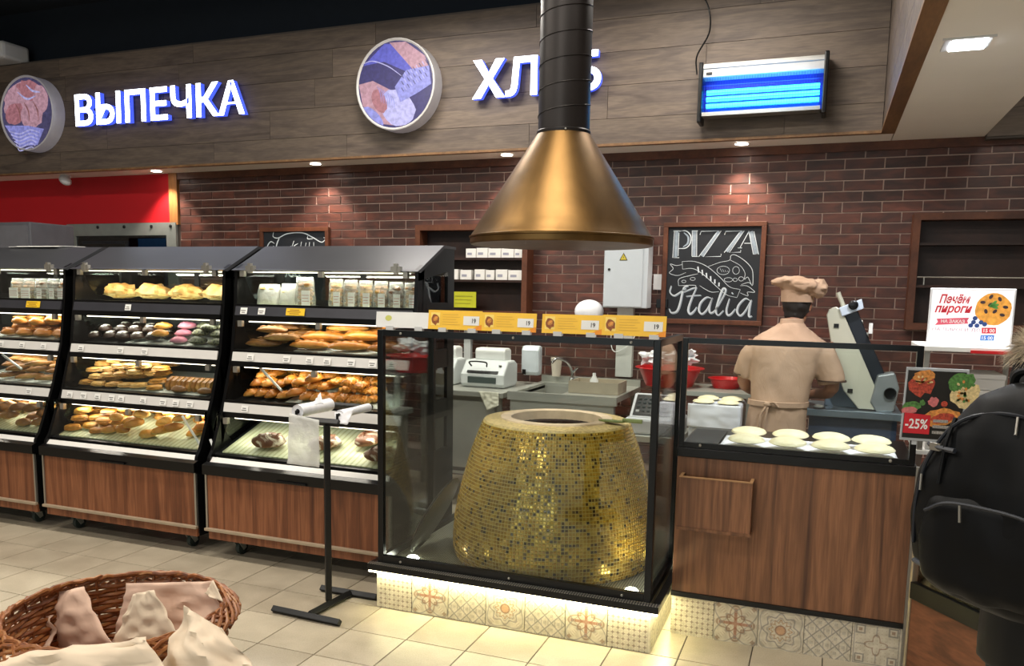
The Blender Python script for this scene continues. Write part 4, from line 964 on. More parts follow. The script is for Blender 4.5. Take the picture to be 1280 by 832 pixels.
# yellow product cards clipped to the top rail
cream = P('card_yellow', '#f0bf3a', .5, var=.06, scale=8); creamp = P('card_paleyellow', '#f3d36e', .5, var=.03); orange = P('card_orange', '#e08a1c', .5)
def card(px0, px1, pyt0, pyt1, pyb0, pyb1, lab_, mat, photo=True):
    Y_ = 3.525
    A = at(px0, pyb0, Y=Y_); B = at(px1, pyb1, Y=Y_); D_ = at(px0, pyt0, Y=Y_)
    x0, x1 = A.x, B.x; z0 = 1.425; h_ = D_.z-z0; w_ = x1-x0
    t = thing('product_card', lab_, 'sign', ((x0+x1)/2, Y_, z0-.02), 'cards clipped on the glass guard')
    M = frame((x0, Y_, z0), (1, 0, 0), (0, .12, 1))
    mk('card', MB().prism([(0, 0), (w_, 0), (w_, h_), (0, h_)], M, .002), mat, t)
    for q in (.2, .75): mk('clip', MB().box(x0+w_*q, x0+w_*q+.04, Y_-.004, Y_+.02, z0-.012, z0+.008), offwhite, t)
    if photo:
        mk('food_photo', MB().flat([(w_*.05, h_*.2), (w_*.22, h_*.2), (w_*.22, h_*.88), (w_*.05, h_*.88)], M, .0025).flat(ell(w_*.135, h_*.52, w_*.075, h_*.28, 14, .3, .3), M, .003, 1).flat(ell(w_*.14, h_*.55, w_*.05, h_*.12, 12, .6, .3), M, .0035, 2),
           [creamp, P('photo_brown', '#8a4a1c', .5, var=.4, scale=80), P('photo_gold', '#cf8a3a', .5, var=.4, scale=80)], t)
        tx = MB()
        for j in range(5): tx.flat([(w_*.27, h_*(.25+.13*j)), (w_*(.27+.33-.04*(j % 3)), h_*(.25+.13*j)), (w_*(.6-.04*(j % 3)), h_*(.28+.13*j)), (w_*.27, h_*(.28+.13*j))], M, .0026)
        mk('small_print', tx, P('print_tan', '#d9a93c', .6), t)
        pb = mk('price_box', MB().flat([(w_*.66, h_*.25), (w_*.95, h_*.25), (w_*.95, h_*.72), (w_*.66, h_*.72)], M, .003), white, t)
        tm_ = MB(); fit_text(tm_, '19', M, w_*.82, w_*.89, h_*.36, h_*.6, .0035, bold=.02); mk('price_digits', tm_, ink, pb)
        mk('orange_corner', MB().flat([(w_*.8, 0), (w_, 0), (w_, h_*.3), (w_*.9, h_*.18)], M, .0026), orange, t)
    else:
        mk('round_mark', MB().flat(ell(w_*.24, h_*.6, .018, .014, 16), M, .0025), P('pale_olive', '#c6c76a', .5), t)
card(470, 535, 389, 389, 410, 411, 'blank white card at the left end of the row above the oven glass', white, False)
card(535, 602, 387, 389, 413, 414, 'yellow product card next to the blank white one above the oven glass', cream)
card(602, 670, 390, 391, 414, 415, 'yellow product card second from the white one, left of the gap in the row', cream)
card(677, 752, 392, 393, 416, 418, 'yellow product card just right of the gap in the row above the oven glass', cream)
card(752, 832, 393, 394, 418, 422, 'yellow product card at the right end of the row above the oven glass', cream)

# hood and duct
hd = thing('extraction_hood', 'bronze cone hood with a dark spiral duct hanging above the oven', 'extractor hood', (OX, OY, 1.83))
m, nt, b = newmat('bronze_hood'); setp(b, None, .40, .9); n = noise_(nt, 2.2, (3, 3, .7), 3, .5); n2 = noise_(nt, 60, (1, 1, 1), 3)
nt.links.new(ramp(nt, n, [(.3, lin('#5c4526')), (.7, lin('#775a34'))]), b.inputs['Base Color']); bump(nt, b, n2, .03, .002); bronze = m
mk('cone', MB().lathe([(.468, 1.886), (.455, 1.905), (.452, 1.908), (.425, 1.955), (.423, 1.958), (.132, 2.405)], (OX, OY), 96), bronze, hd, 25)
mk('rim_band', MB().lathe([(.44, 1.845), (.465, 1.845), (.469, 1.85), (.469, 1.875), (.474, 1.878), (.474, 1.886), (.468, 1.888)], (OX, OY), 96), bronze, hd, 25)
mk('inner_cone', MB().lathe([(.44, 1.846), (.43, 1.88), (.12, 2.39)], (OX, OY), 48), P('hood_inside', '#1d1a16', .5, .5), hd, True)
dp = [(.13, 2.40)]; z = 2.40
ductm = P('duct_metal', '#292524', .42, .6, scale=6)
mk('duct', MB().lathe([(.1305, 2.40), (.1305, 4.3)], (OX, OY), 48), ductm, hd, True)
mk('duct_seam', MB().tube([(OX+.132*math.cos(q*.2), OY+.132*math.sin(q*.2), 2.42+.118*q*.2/(2*PI)) for q in range(0, 495)], .0022, 6), ductm, hd, True)
mk('collar', MB().lathe([(.134, 2.39), (.137, 2.395), (.137, 2.412), (.131, 2.418)], (OX, OY), 48), ductm, hd, True)
mk('rivet', MB().lathe([(.006, 0), (.004, .004)], seg=8, M=frame((OX+.05, OY-.13, 2.405))), greyalu, hd)

# ------------------------------------------------------------------ bag stand with rolls of plastic bags
bs = thing('bag_stand', 'black tubular stand with an H-shaped foot holding rolls of plastic bags', 'stand', (-2.277, 3.45, 0))
def bar(nm, a, b_, w_=.03): 
    a, b_ = Vector(a), Vector(b_); d = (b_-a).normalized(); 
    return mk(nm, MB().prism([(-w_/2, -w_/2), (w_/2, -w_/2), (w_/2, w_/2), (-w_/2, w_/2)], frame(a, d.orthogonal(), d.cross(d.orthogonal())), (b_-a).length), black, bs, bev=.003)
bar('foot_bar', (-2.485, 3.27, .016), (-2.085, 3.25, .016)); bar('foot_bar', (-2.43, 3.61, .016), (-2.09, 3.61, .016)); bar('foot_spine', (-2.275, 3.275, .018), (-2.245, 3.6, .018))
bar('pole', (-2.272, 3.44, .03), (-2.272, 3.44, .935)); bar('top_bar', (-2.47, 3.44, .95), (-2.20, 3.44, .95)); 
bar('roll_arm', (-2.455, 3.455, .990), (-2.455, 3.75, .990), .012); bar('roll_arm', (-2.215, 3.455, .990), (-2.215, 3.75, .990), .012); bar('back_bar', (-2.47, 3.76, .990), (-2.20, 3.76, .990), .02)
bar('arm_riser', (-2.455, 3.446, .966), (-2.455, 3.446, .996), .012); bar('arm_riser', (-2.215, 3.446, .966), (-2.215, 3.446, .996), .012)
film = P('plastic_film', '#e8e8ec', .35, var=.05, scale=40); filmt = sheer('thin_film', '#e4e4e0', .62, .3)
def roll(x, y, z, L, r, lab_):
    t = thing('bag_roll', lab_, 'plastic bags', (x, y, z-r), 'rolls of plastic bags on the stand')
    mb = MB().lathe([(.013, 0), (r-.004, 0), (r, .004), (r-.002, L*.5), (r, L-.004), (r-.004, L), (.013, L), (.012, L-.001), (.012, .001)], cap=False, seg=28, M=frame((x, y, z), (1, 0, 0), (0, 0, -1)) @ Matrix.Diagonal((1, 1, 1, 1)))
    mk('roll', mb, film, t, True)
    mk('core', MB().lathe([(.0135, .0), (.0112, .0), (.0112, .03), (.0135, .03)], cap=False, seg=16, M=frame((x, y+L, z), (1, 0, 0), (0, 0, -1))), black, t, True)
    return t
def sheet(nm, A, B_, C_, D_, parent, mat, nx=14, ny=14, amp=.006, fr=6, seed=0, sol=.0006, bulge=0, label=None):
    """a crumpled sheet through four corners (top-left, top-right, bottom-right, bottom-left)"""
    A, B_, C_, D_ = map(Vector, (A, B_, C_, D_)); nrm = (B_-A).cross(D_-A).normalized(); vs = []
    for j in range(ny+1):
        for i in range(nx+1):
            u, v = i/nx, j/ny; p = (A*(1-u)+B_*u)*(1-v)+(D_*(1-u)+C_*u)*v
            q = Vector((u*fr*.5+seed, v*fr*.5, seed*.7)); vd = noise.voronoi(q*1.6)[0]; h = abs(noise.noise(q))*1.4-.5+.9*(vd[1]-vd[0])
            vs.append(p+nrm*(amp*h*2-bulge*math.sin(PI*u)*math.sin(PI*min(1, v*1.1))))
    fs = [(j*(nx+1)+i, (j+1)*(nx+1)+i, (j+1)*(nx+1)+i+1, j*(nx+1)+i+1) for j in range(ny) for i in range(nx)]
    o = mk(nm, MB().add(vs, fs), mat, parent, 60)
    md = o.modifiers.new('thickness', 'SOLIDIFY'); md.thickness = sol
    return o
r1 = roll(-2.455, 3.74, .990, -.28, .034, 'larger white roll of plastic bags on the stand, one bag hanging down from it')
sheet('hanging_bag', (-2.478, 3.415, .985), (-2.30, 3.415, .962), (-2.30, 3.41, .725), (-2.49, 3.41, .728), r1, filmt, amp=.004, seed=2, sol=.0015)
sheet('loose_end', (-2.40, 3.52, 1.035), (-2.36, 3.52, 1.085), (-2.33, 3.5, 1.03), (-2.42, 3.5, 1.02), r1, film, 6, 6, .004)
r2 = roll(-2.215, 3.74, .990, -.27, .022, 'smaller white roll of plastic bags on the stand, on the oven side')
sheet('loose_end', (-2.24, 3.46, 1.0), (-2.15, 3.5, 1.02), (-2.16, 3.45, .945), (-2.22, 3.44, .95), r2, film, 8, 8, .006, seed=4)

# ------------------------------------------------------------------ wicker basket with paper bags
BX, BY, BZ = -1.512, 1.41, .85
wick = wood('willow', [(.3, lin('#6e3c1e')), (.5, lin('#9a5c30')), (.75, lin('#c08a54'))], .4, (6, 6, 6), 3)
bk = thing('wicker_basket', 'round brown wicker basket full of kraft paper bags, nearest the viewer', 'basket', (BX, BY, BZ-.24))
NS = 34
def rad(z): return .192+.058*max(0, (z-(BZ-.24))/.22)**.8
nr_ = 21
for j in range(nr_):
    z = BZ-.234+j*.0104; pts = []
    for k in range(NS*4):
        q = 2*PI*k/(NS*4); r = rad(z)+.0035*math.cos(q*NS/2+(PI if j % 2 else 0))
        pts.append((BX+r*math.cos(q), BY+r*math.sin(q), z+.0015*math.sin(q*7+j)))
    mk('willow_strand', MB().tube(pts, .0060, 6, closed=True), wick, bk, True)
for k in range(NS):
    q = 2*PI*k/NS; mk('stake', MB().tube([(BX+rad(z)*math.cos(q), BY+rad(z)*math.sin(q), z) for z in (BZ-.238, BZ-.16, BZ-.08, BZ-.01)], .0038, 6), wick, bk, True)
for k in range(46):
    q0 = 2*PI*k/46; pts = []
    for s in range(15):
        q = q0+s*.062; h = math.sin(PI*s/14); pts.append((BX+(.252+.017*math.cos(s*.23*PI*.6)+.006*R.random())*math.cos(q), BY+(.252+.017*math.cos(s*.23*PI*.6)+.004*R.random())*math.sin(q), BZ-.034+.036*h+.006*R.random()))
    mk('rim_withe', MB().tube(pts, [.003]+[.0052]*13+[.0025], 6), wick, bk, True)
mk('basket_bottom', MB().lathe([(.0001, BZ-.24), (.19, BZ-.24), (.192, BZ-.232), (.0001, BZ-.232)], (BX, BY), 32), wick, bk, True)
st = thing('display_stand', 'small round wooden stand under the wicker basket', 'stand', (BX, BY, 0))
mk('stand_top', MB().lathe([(.0001, BZ-.27), (.23, BZ-.27), (.235, BZ-.262), (.23, BZ-.241), (.0001, BZ-.241)], (BX, BY), 40), W_unit, st, True)
mk('pedestal', MB().lathe([(.2, 0), (.2, .02), (.06, .05), (.05, BZ-.28), (.12, BZ-.27)], (BX, BY), 32), W_unit, st, True)
kraft = P('kraft_paper', '#d2b09a', .75, var=.06, scale=9); kraft2 = P('kraft_paper_pale', '#dcc8ae', .75, var=.05, scale=9)
def px3(x, y, Y): return at(x, y, Y=Y)
def paper(q, Ys, lab_, mat, **k):
    pts = [px3(x, y, Y) for (x, y), Y in zip(q, Ys)]
    o = sheet('paper_bag', *pts, None, mat, **{'nx': 18, 'ny': 18, 'sol': .0025, **k}); return tag(o, lab_, 'paper bag', 'kraft paper bags in the basket')
paper([(160, 729), (268, 726), (280, 800), (140, 806)], (1.55, 1.55, 1.50, 1.50), 'wide crumpled paper bag at the back of the basket with its corner folded over', kraft, amp=.008, seed=3)
paper([(166, 742), (192, 737), (226, 800), (138, 812)], (1.475, 1.475, 1.44, 1.44), 'small paper bag standing in front of the wide crumpled one at the back', kraft2, amp=.006, seed=5)
paper([(256, 741), (266, 725), (279, 752), (262, 745)], (1.535, 1.53, 1.50, 1.51), 'small turned-down paper corner catching the light at the back right of the basket', kraft2, amp=.002, nx=8, ny=8)
paper([(66, 742), (100, 733), (152, 822), (42, 830)], (1.46, 1.46, 1.42, 1.42), 'pinkish peaked paper bag at the left of the basket, below the far rim', kraft, amp=.009, seed=8, bulge=.02)
paper([(-30, 780), (64, 768), (66, 850), (-40, 860)], (1.40, 1.42, 1.36, 1.34), 'low crumpled paper bag at the far left edge of the basket', kraft, amp=.012, seed=11)
paper([(-60, 828), (180, 795), (222, 856), (-70, 900)], (1.17, 1.13, 1.09, 1.09), 'pale paper bag folded lengthways over the front of the basket', kraft2, amp=.012, seed=14, bulge=.03, nx=22, ny=10)
paper([(232, 758), (279, 786), (345, 870), (176, 880)], (1.22, 1.22, 1.12, 1.12), 'pale pointed paper bag bulging over the front right rim of the basket', kraft2, amp=.014, seed=23, bulge=.03)

# ------------------------------------------------------------------ right-hand counter
CX0, CX1, CY0, CY1 = -.605, .392, 3.81, 4.42
ct = thing('wooden_counter', 'wood-panelled serving counter on patterned tiles with a glass guard', 'counter', ((CX0+CX1)/2, 4.1, 0))
mk('front_panel', MB().box(CX0, CX1, CY0, CY0+.02, .212, .862), W_cnt, ct, bev=.002)
mk('side_panel', MB().box(CX0, CX0+.02, CY0+.02, CY1, .212, .862), W_cnt, ct); mk('side_panel', MB().box(CX1-.02, CX1, CY0+.02, CY1, .212, .862), W_cnt, ct)
mk('back_panel', MB().box(CX0, CX1, CY1, CY1+.02, .0, .862), W_dark, ct)
mk('plinth_core', MB().box(CX0+.012, CX1-.012, CY0+.014, CY1, 0, .19), bpy.data.materials['plinth_core'], ct)
mk('base_strip', MB().box(CX0-.003, CX1+.003, CY0-.008, CY0+.02, .19, .213), blackgloss, ct)
for i, k in enumerate([0, 1, 3, 2, 4]): inst('printed_tile', TME[k], (CX0+.1+.1995*i, CY0+.008, .094), ct)
mk('black_worktop', MB().box(CX0-.005, CX1+.005, CY0-.006, CY1+.04, .862, .905), blackgloss, ct, bev=.003)
mk('steel_edge', MB().box(CX1, CX1+.02, CY0-.02, CY0+.0, 0, .905), greyalu, ct)
gd = thing('counter_glass_guard', 'black-framed glass guard standing on the wood-panelled counter', 'screen', ((CX0+CX1)/2, CY0+.01, .906))
for nm, a in (('post', CX0), ('post', CX1-.03)): mk(nm, MB().box(a, a+.025, CY0, CY0+.025, .9065, 1.412), blackgloss, gd, bev=.002)
mk('top_rail', MB().box(CX0+.025, CX1-.03, CY0, CY0+.022, 1.388, 1.412), blackgloss, gd); mk('bottom_rail', MB().box(CX0+.025, CX1-.03, CY0, CY0+.02, .9065, .93), blackgloss, gd)
mk('pane', MB().box(CX0+.025, CX1-.03, CY0+.008, CY0+.012, .93, 1.388), gpane, gd)
for xx in (CX0+.1, CX1-.1): mk('screw', MB().lathe([(.007, 0), (.007, .004), (.003, .006)], seg=10, M=frame((xx, CY0, .92))), greyalu, gd)
# small wooden box on the front of the counter
bxo = thing('wooden_box', 'small open wooden box fixed to the front of the wood-panelled counter', 'box', (-.415, 3.77, .548))
q0, q1, qy, qz0, qz1 = -.578, -.258, 3.725, .552, .782
mk('front_board', MB().box(q0, q1, qy, qy+.012, qz0, qz1), W_cnt, bxo); mk('side_board', MB().box(q0, q0+.012, qy+.012, CY0-.001, qz0, qz1), W_cnt, bxo); mk('side_board', MB().box(q1-.012, q1, qy+.012, CY0-.001, qz0, qz1), W_cnt, bxo)
mk('bottom_board', MB().box(q0-.004, q1+.004, qy-.004, CY0-.001, qz0-.014, qz0), W_cnt, bxo)
mk('edge_band', MB().box(q0-.002, q1+.002, qy-.003, qy+.012, qz1, qz1+.005), P('pale_edge', '#a97f56', .5), bxo); mk('edge_band', MB().box(q0-.002, q0+.012, qy+.012, CY0-.001, qz1, qz1+.005), bpy.data.materials['pale_edge'], bxo); mk('edge_band', MB().box(q1-.012, q1+.002, qy+.012, CY0-.001, qz1, qz1+.005), bpy.data.materials['pale_edge'], bxo)
# dough discs on white cloths
cloth = P('white_cloth', '#dddde4', .8, var=.04, scale=20); m, nt, b = newmat('raw_dough'); setp(b, None, .55, spec=.3); n = noise_(nt, 14, (1, 1, 1), 3); nt.links.new(ramp(nt, n, [(.3, lin('#e0d2a6')), (.7, lin('#efe6c6'))]), b.inputs['Base Color']); dough = m
dc = MB(); nx, ny = 30, 12
vs = [(-.43+.76*i/nx, 3.85+.38*j/ny, .9075+.008*abs(noise.noise(Vector((i*.4, j*.5, 2))))) for j in range(ny+1) for i in range(nx+1)]
dcl = mk('dough_cloth', dc.add(vs, [(j*(nx+1)+i, j*(nx+1)+i+1, (j+1)*(nx+1)+i+1, (j+1)*(nx+1)+i) for j in range(ny) for i in range(nx)]), cloth, None, 60); md = dcl.modifiers.new('t', 'SOLIDIFY'); md.thickness = .002; md.offset = -1
tag(dcl, 'white cloth under the raw dough discs on the black counter top', 'cloth')
for v_, (dx, yy, row) in enumerate([(x_, y_, r_) for r_, y_ in (('back', 4.13), ('front', 3.945)) for x_ in (-.31, -.125, .055, .235)]):
    mb = MB(); mb.blob((0, 0, .016), (.084, .088, .024), 28, 8, .06, 1.5, v_*2.7, .55)
    z = .9185+(.014 if row == 'back' else .006)
    o = inst('dough_disc', meshof('dough_disc', mb, dough, True), (dx+R.uniform(-.008, .008), yy, z), None, (.03, 0, R.uniform(-.3, .3)))
    tag(o, f"pale raw dough disc, {ORD[v_ % 4]} from the wooden box side, {row} row on the counter", 'dough', 'raw dough discs on the counter')
tag(mk('black_mat', MB().box(-.595, -.44, 3.86, 4.35, .9055, .911), P('dark_rubber', '#1a1a1c', .6)), 'dark mat at the bare left end of the counter top', 'mat')

# ------------------------------------------------------------------ bakers' aisle: tables, sink, machines
def table(label, x0, x1, y0, y1, h_, name='steel_table'):
    t = thing(name, label, 'table', ((x0+x1)/2, (y0+y1)/2, 0))
    mk('tabletop', MB().box(x0, x1, y0, y1, h_-.04, h_), steel, t, bev=.004)
    for xx in (x0+.03, x1-.07):
        for yy in (y0+.03, y1-.07): mk('leg', MB().box(xx, xx+.04, yy, yy+.04, 0, h_-.04), steel, t)
    mk('lower_shelf', MB().box(x0+.03, x1-.03, y0+.03, y1-.03, .25, .27), steel, t); return t
tt = table('steel table by the back wall carrying the two white weighing printers', -2.98, -2.14, 5.50, 6.32, .88)
mk('front_skirt', MB().box(-2.98, -2.20, 5.53, 5.54, .30, .84), steel, tt)
tag(sheet('folded_towel', (-2.33, 5.495, .884), (-2.17, 5.49, .884), (-2.16, 5.47, .79), (-2.25, 5.47, .75), None, P('grey_towel', '#c8c5b4', .85), amp=.005, sol=.003), 'pale towel hanging over the front right corner of the steel table', 'towel')
sk = thing('steel_sink', 'long steel sink with a bent tap against the brick wall', 'sink', (-1.8, 5.9, 0)); sx0, sx1, sy0, sy1, sz = -2.10, -1.30, 5.48, 6.26, .90
mk('basin', MB().box(sx0, sx1, sy0, sy0+.03, sz-.06, sz).box(sx0, sx1, sy1-.10, sy1, sz-.04, sz).box(sx0, sx0+.06, sy0+.03, sy1-.1, sz-.04, sz).box(sx1-.4, sx1, sy0+.03, sy1-.1, sz-.04, sz)
   .box(sx0+.05, sx1-.38, sy0+.03, sy0+.034, sz-.32, sz-.02).box(sx0+.05, sx1-.38, sy1-.104, sy1-.1, sz-.32, sz-.02).box(sx0+.056, sx0+.06, sy0+.03, sy1-.1, sz-.32, sz-.02).box(sx1-.4, sx1-.396, sy0+.03, sy1-.1, sz-.32, sz-.02).box(sx0+.05, sx1-.38, sy0+.03, sy1-.1, sz-.325, sz-.32), steel, sk)
mk('backsplash', MB().box(sx0, sx1, sy1-.015, sy1, sz, sz+.05), steel, sk); mk('front_skirt', MB().box(sx0+.02, sx1-.02, sy0+.012, sy0+.02, .42, sz-.06), steel, sk)
for xx in (sx0+.02, sx0+.5, sx1-.06):
    for yy in (sy0+.02, sy1-.06): mk('leg', MB().box(xx, xx+.04, yy, yy+.04, 0, sz-.04), steel, sk)
tp = mk('tap', MB().tube(spline([(-1.83, 6.19, .90), (-1.83, 6.19, .99), (-1.86, 6.15, 1.07), (-1.92, 6.08, 1.10), (-1.95, 6.04, 1.07)], 6), .011, 10).lathe([(.025, .905), (.022, .93), (.016, .95)], (-1.83, 6.19), 16), P('chrome', '#c8c8c8', .15, 1.0), sk, True)
mk('tap_lever', MB().tube([(-1.83, 6.19, .98), (-1.78, 6.17, 1.03)], .007, 8), P('chrome2', '#c8c8c8', .15, 1.0), tp, True)
wp = P('printer_white', '#d6dadb', .4, var=.02)
def printer(x, y, z, s, lab_):
    t = thing('label_printer', lab_, 'printer', (x, y, z), 'white printers on the steel table')
    M = frame((x-.15*s, y, z), (0, 1, 0), (0, 0, 1))
    mk('body', MB().prism([(0, .03), (.02, 0), (.26, 0), (.30, .03), (.30, .17), (.24, .20), (.10, .20), (.0, .10)], frame((x-.17*s, y, z), (0, 1, 0), (0, 0, 1)), .34*s), wp, t, bev=.015)
    mk('upper_housing', MB().prism([(.16, .195), (.30, .165), (.30, .275), (.27, .29), (.17, .29), (.15, .27)], frame((x-.12*s, y, z), (0, 1, 0), (0, 0, 1)), .24*s), white, t, bev=.015)
    mk('paper_slot', MB().prism([(-.003, .035), (-.003, .08), (.02, .105), (.02, .035)], frame((x-.11*s, y-.001, z), (0, 1, 0), (0, 0, 1)), .22*s), P('smoked_flap', '#4a5452', .2), t)
    mk('dark_gap', MB().prism([(.005, .11), (.02, .128), (.03, .128), (.015, .11)], frame((x-.12*s, y-.004, z), (0, 1, 0), (0, 0, 1)), .24*s), black, t)
    mk('carry_handle', MB().tube(spline([(x-.09*s, y+.02, z+.16), (x-.09*s, y-.01, z+.195), (x+.03*s, y-.01, z+.195), (x+.03*s, y+.02, z+.16)], 5), .006, 8), black, t, True)
    mk('button', MB().box(x+.11*s, x+.13*s, y+.05, y+.065, z+.166, z+.171), black, t); return t
printer(-2.40, 5.72, .882, 1.05, 'white bulky label printer with a black carry handle beside the dispenser')
printer(-2.80, 5.74, .882, .85, 'second white printer, half hidden by the display case side')
tag(mk('wall_scale_column', MB().box(-2.80, -2.74, 6.28, 6.32, .882, 1.32).box(-2.92, -2.62, 6.22, 6.34, 1.32, 1.35), offwhite), 'pale column with a flat plate standing behind the printers on the steel table', 'scale')
ds = thing('towel_dispenser', 'white rounded dispenser standing between the printer and the paper cup', 'dispenser', (-2.02, 6.2, .902)); mk('shell', MB().prism([(0, .03), (0, .20), (.03, .235), (.10, .235), (.10, 0), (.02, 0)], frame((-2.235, 6.12, .951), (0, 1, 0), (0, 0, 1)), .15), P('dispenser_white', '#cfd6dd', .3), ds, bev=.02); mk('outlet', MB().box(-2.22, -2.19, 6.115, 6.122, .96, 1.0), blackgloss, ds)
ds.location = (-2.02, 6.2, .902)
tag(mk('paper_cups', MB().lathe([(.032, .951), (.045, 1.09), (.046, 1.095)], (-1.965, 6.205), 20), P('cup_paper', '#d9cdbd', .6), None, True), 'upright stack of pale paper cups beside the sink tap', 'cups')
# low work table with the scale, crate and red basins
wt = table('low steel work table behind the oven carrying the white scale', -1.25, -.775, 4.95, 5.40, .745)
sc_ = thing('counter_scale', 'white counter scale with a dark keypad, standing right behind the oven', 'scale', (-.95, 5.1, .747))
mk('body', MB().box(-1.13, -.79, 4.98, 5.32, .747, .845), offwhite, sc_, bev=.015); mk('console', MB().prism([(0, 0), (.16, .13), (.2, .13), (.24, 0)], frame((-1.11, 5.03, .845), (0, 1, 0), (0, 0, 1)), .30), offwhite, sc_, bev=.006)
kp = mk('keypad', MB().prism([(.012, .013), (.148, .123), (.146, .126), (.010, .016)], frame((-1.09, 5.03, .8455), (0, 1, 0), (0, 0, 1)), .23), blackgloss, sc_)
for i in range(6):
    for j in range(4):
        q = .03+.027*j; mk('key', MB().box(-1.075+.034*i, -1.055+.034*i, 5.03+q-.003, 5.03+q+.013, .850+q*.815+.002, .850+q*.815+.013), P('key_grey', '#454b4c', .5) if (i, j) != (0, 0) else bpy.data.materials.get('key_grey') or white, kp)
crt = thing('cardboard_tray', 'shallow open cardboard tray on the sink drainer behind the oven rim', 'box', (-1.3, 5.65, .902))
cb_ = P('cardboard', '#a59a86', .8); cx_, cy2 = -1.49, 5.6
mk('tray_wall', MB().box(cx_-.19, cx_+.17, cy2, cy2+.006, .902, .985), cb_, crt); mk('tray_wall', MB().box(cx_-.19, cx_+.17, cy2+.26, cy2+.266, .902, .985), cb_, crt); mk('tray_wall', MB().box(cx_-.19, cx_-.184, cy2+.006, cy2+.26, .902, .985), cb_, crt); mk('tray_wall', MB().box(cx_+.164, cx_+.17, cy2+.006, cy2+.26, .902, .985), cb_, crt); mk('tray_bottom', MB().box(cx_-.184, cx_+.164, cy2+.006, cy2+.26, .902, .906), cb_, crt)
tag(mk('white_bottle', MB().lathe([(.03, .907), (.03, .99), (.012, 1.02), (.012, 1.04)], (cx_-.03, cy2+.1), 16), white, None, True), 'small white bottle standing in the cardboard tray', 'bottle')
redp = P('red_plastic', '#c8141c', .35, coat=.3)
def basin(x, y, z, r, h_, lab_, bag=True):
    t = thing('red_basin', lab_, 'basin', (x, y, z), 'red plastic basins behind the oven')
    mk('bowl', MB().lathe([(.0001, z), (r*.72, z), (r*.95, z+h_-.01), (r*1.06, z+h_-.004), (r*1.06, z+h_), (r*.92, z+h_), (r*.70, z+.008), (.0001, z+.008)], (x, y), 36), redp, t, True); return t
sb = thing('work_stand', 'dark wooden work stand carrying the red basins behind the oven', 'stand', (-.95, 5.7, 0)); mk('top', MB().box(-1.005, -.42, 5.62, 6.15, .93, .96), steel, sb)
for xx in (-.99, -.46):
    for yy in (5.64, 6.1): mk('leg', MB().box(xx, xx+.035, yy, yy+.035, 0, .93), steel, sb)
b1 = basin(-1.02, 5.9, .9605, .23, .13, 'large red plastic basin heaped with clear plastic bags, behind the oven'); 
def crumple(x, y, z, r, lab_, seed):
    mb = MB().blob((x, y, z), (r, r*.8, r*.55), 22, 14, .9, 2.2, seed); return tag(mk('plastic_bag', mb, film, None, 25), lab_, 'plastic bag', 'crumpled bags by the red basins')
crumple(-1.14, 5.88, 1.155, .085, 'crumpled clear bag on the left side of the red basin', 2.3); crumple(-.935, 5.9, 1.165, .09, 'larger crumpled bag on the right side of the red basin', 7.1)
b2 = basin(-.63, 5.95, .9605, .12, .07, 'small low red dish beside the large red basin')
# dough tray in the aisle
tr = thing('dough_crate', 'white cloth-covered crate of flat dough behind the counter, left of the baker', 'crate', (-.56, 4.95, 0))
mk('frame', MB().box(-.73, -.42, 4.86, 5.28, .50, .53).box(-.74, -.71, 4.88, 4.91, 0, .5).box(-.49, -.46, 4.88, 4.91, 0, .5).box(-.74, -.71, 5.22, 5.25, 0, .5).box(-.49, -.46, 5.22, 5.25, 0, .5), steel, tr)
mk('crate_body', MB().box(-.72, -.43, 4.87, 5.27, .53, .97), P('crate_white', '#c9ccd6', .7), tr, bev=.02); sheet('cloth_front', (-.725, 4.862, .975), (-.425, 4.862, .975), (-.425, 4.855, .82), (-.725, 4.855, .84), tr, cloth, amp=.004, seed=9, sol=.002)
for k, (xx, yy) in enumerate(((-.645, 4.95), (-.505, 4.95), (-.64, 5.12), (-.50, 5.13))):
    mb = MB().blob((0, 0, .008), (.065, .075, .018), 22, 6, .1, 1.5, k*3., .6)
    tag(inst('dough_disc', meshof('dough_disc', mb, dough, True), (xx, yy, .973)), f"flat dough piece on the white crate left of the baker, {('front left', 'front right', 'back left', 'back right')[k]}", 'dough', 'dough on the white crate')
# electric box, conduit, bowl, soap dispenser
eb = thing('electrical_cabinet', 'pale grey electrical cabinet with a warning triangle on the brick wall', 'electrical box', (-1.46, 6.4, 1.49))
ebm = P('cabinet_paint', '#c2cad0', .4, var=.02)
mk('body', MB().box(-1.63, -1.285, 6.30, 6.475, 1.497, 2.03), ebm, eb, bev=.006); mk('door', MB().box(-1.622, -1.325, 6.29, 6.30, 1.505, 2.02), ebm, eb, bev=.004)
mk('lock', MB().lathe([(.010, 0), (.010, .006)], seg=12, M=frame((-1.585, 6.29, 1.79))), black, eb)
wtri = frame((-1.475, 6.289, 1.885)); mk('warning_triangle', MB().prism([(-.032, -.026), (.032, -.026), (0, .032)], wtri, .001), P('triangle_black', '#2a2510', .6), eb); mk('triangle_fill', MB().prism([(-.024, -.021), (.024, -.021), (0, .023)], wtri @ Matrix.Translation((0, 0, .001)), .001), P('triangle_yellow', '#c9b73a', .6), eb)
mk('triangle_bolt', MB().prism([(-.004, 0), (.004, .004), (.001, .014), (.007, .012), (-.002, -.016), (-.001, -.004)][::-1], wtri @ Matrix.Translation((0, 0, .002)), .0006), bpy.data.materials['triangle_black'], eb)
tag(mk('conduit', MB().box(-1.54, -1.41, 6.41, 6.475, .95, 1.495), P('conduit_white', '#c9cac4', .5), bev=.004), 'wide pale cable duct running down from the electrical cabinet', 'cable duct')
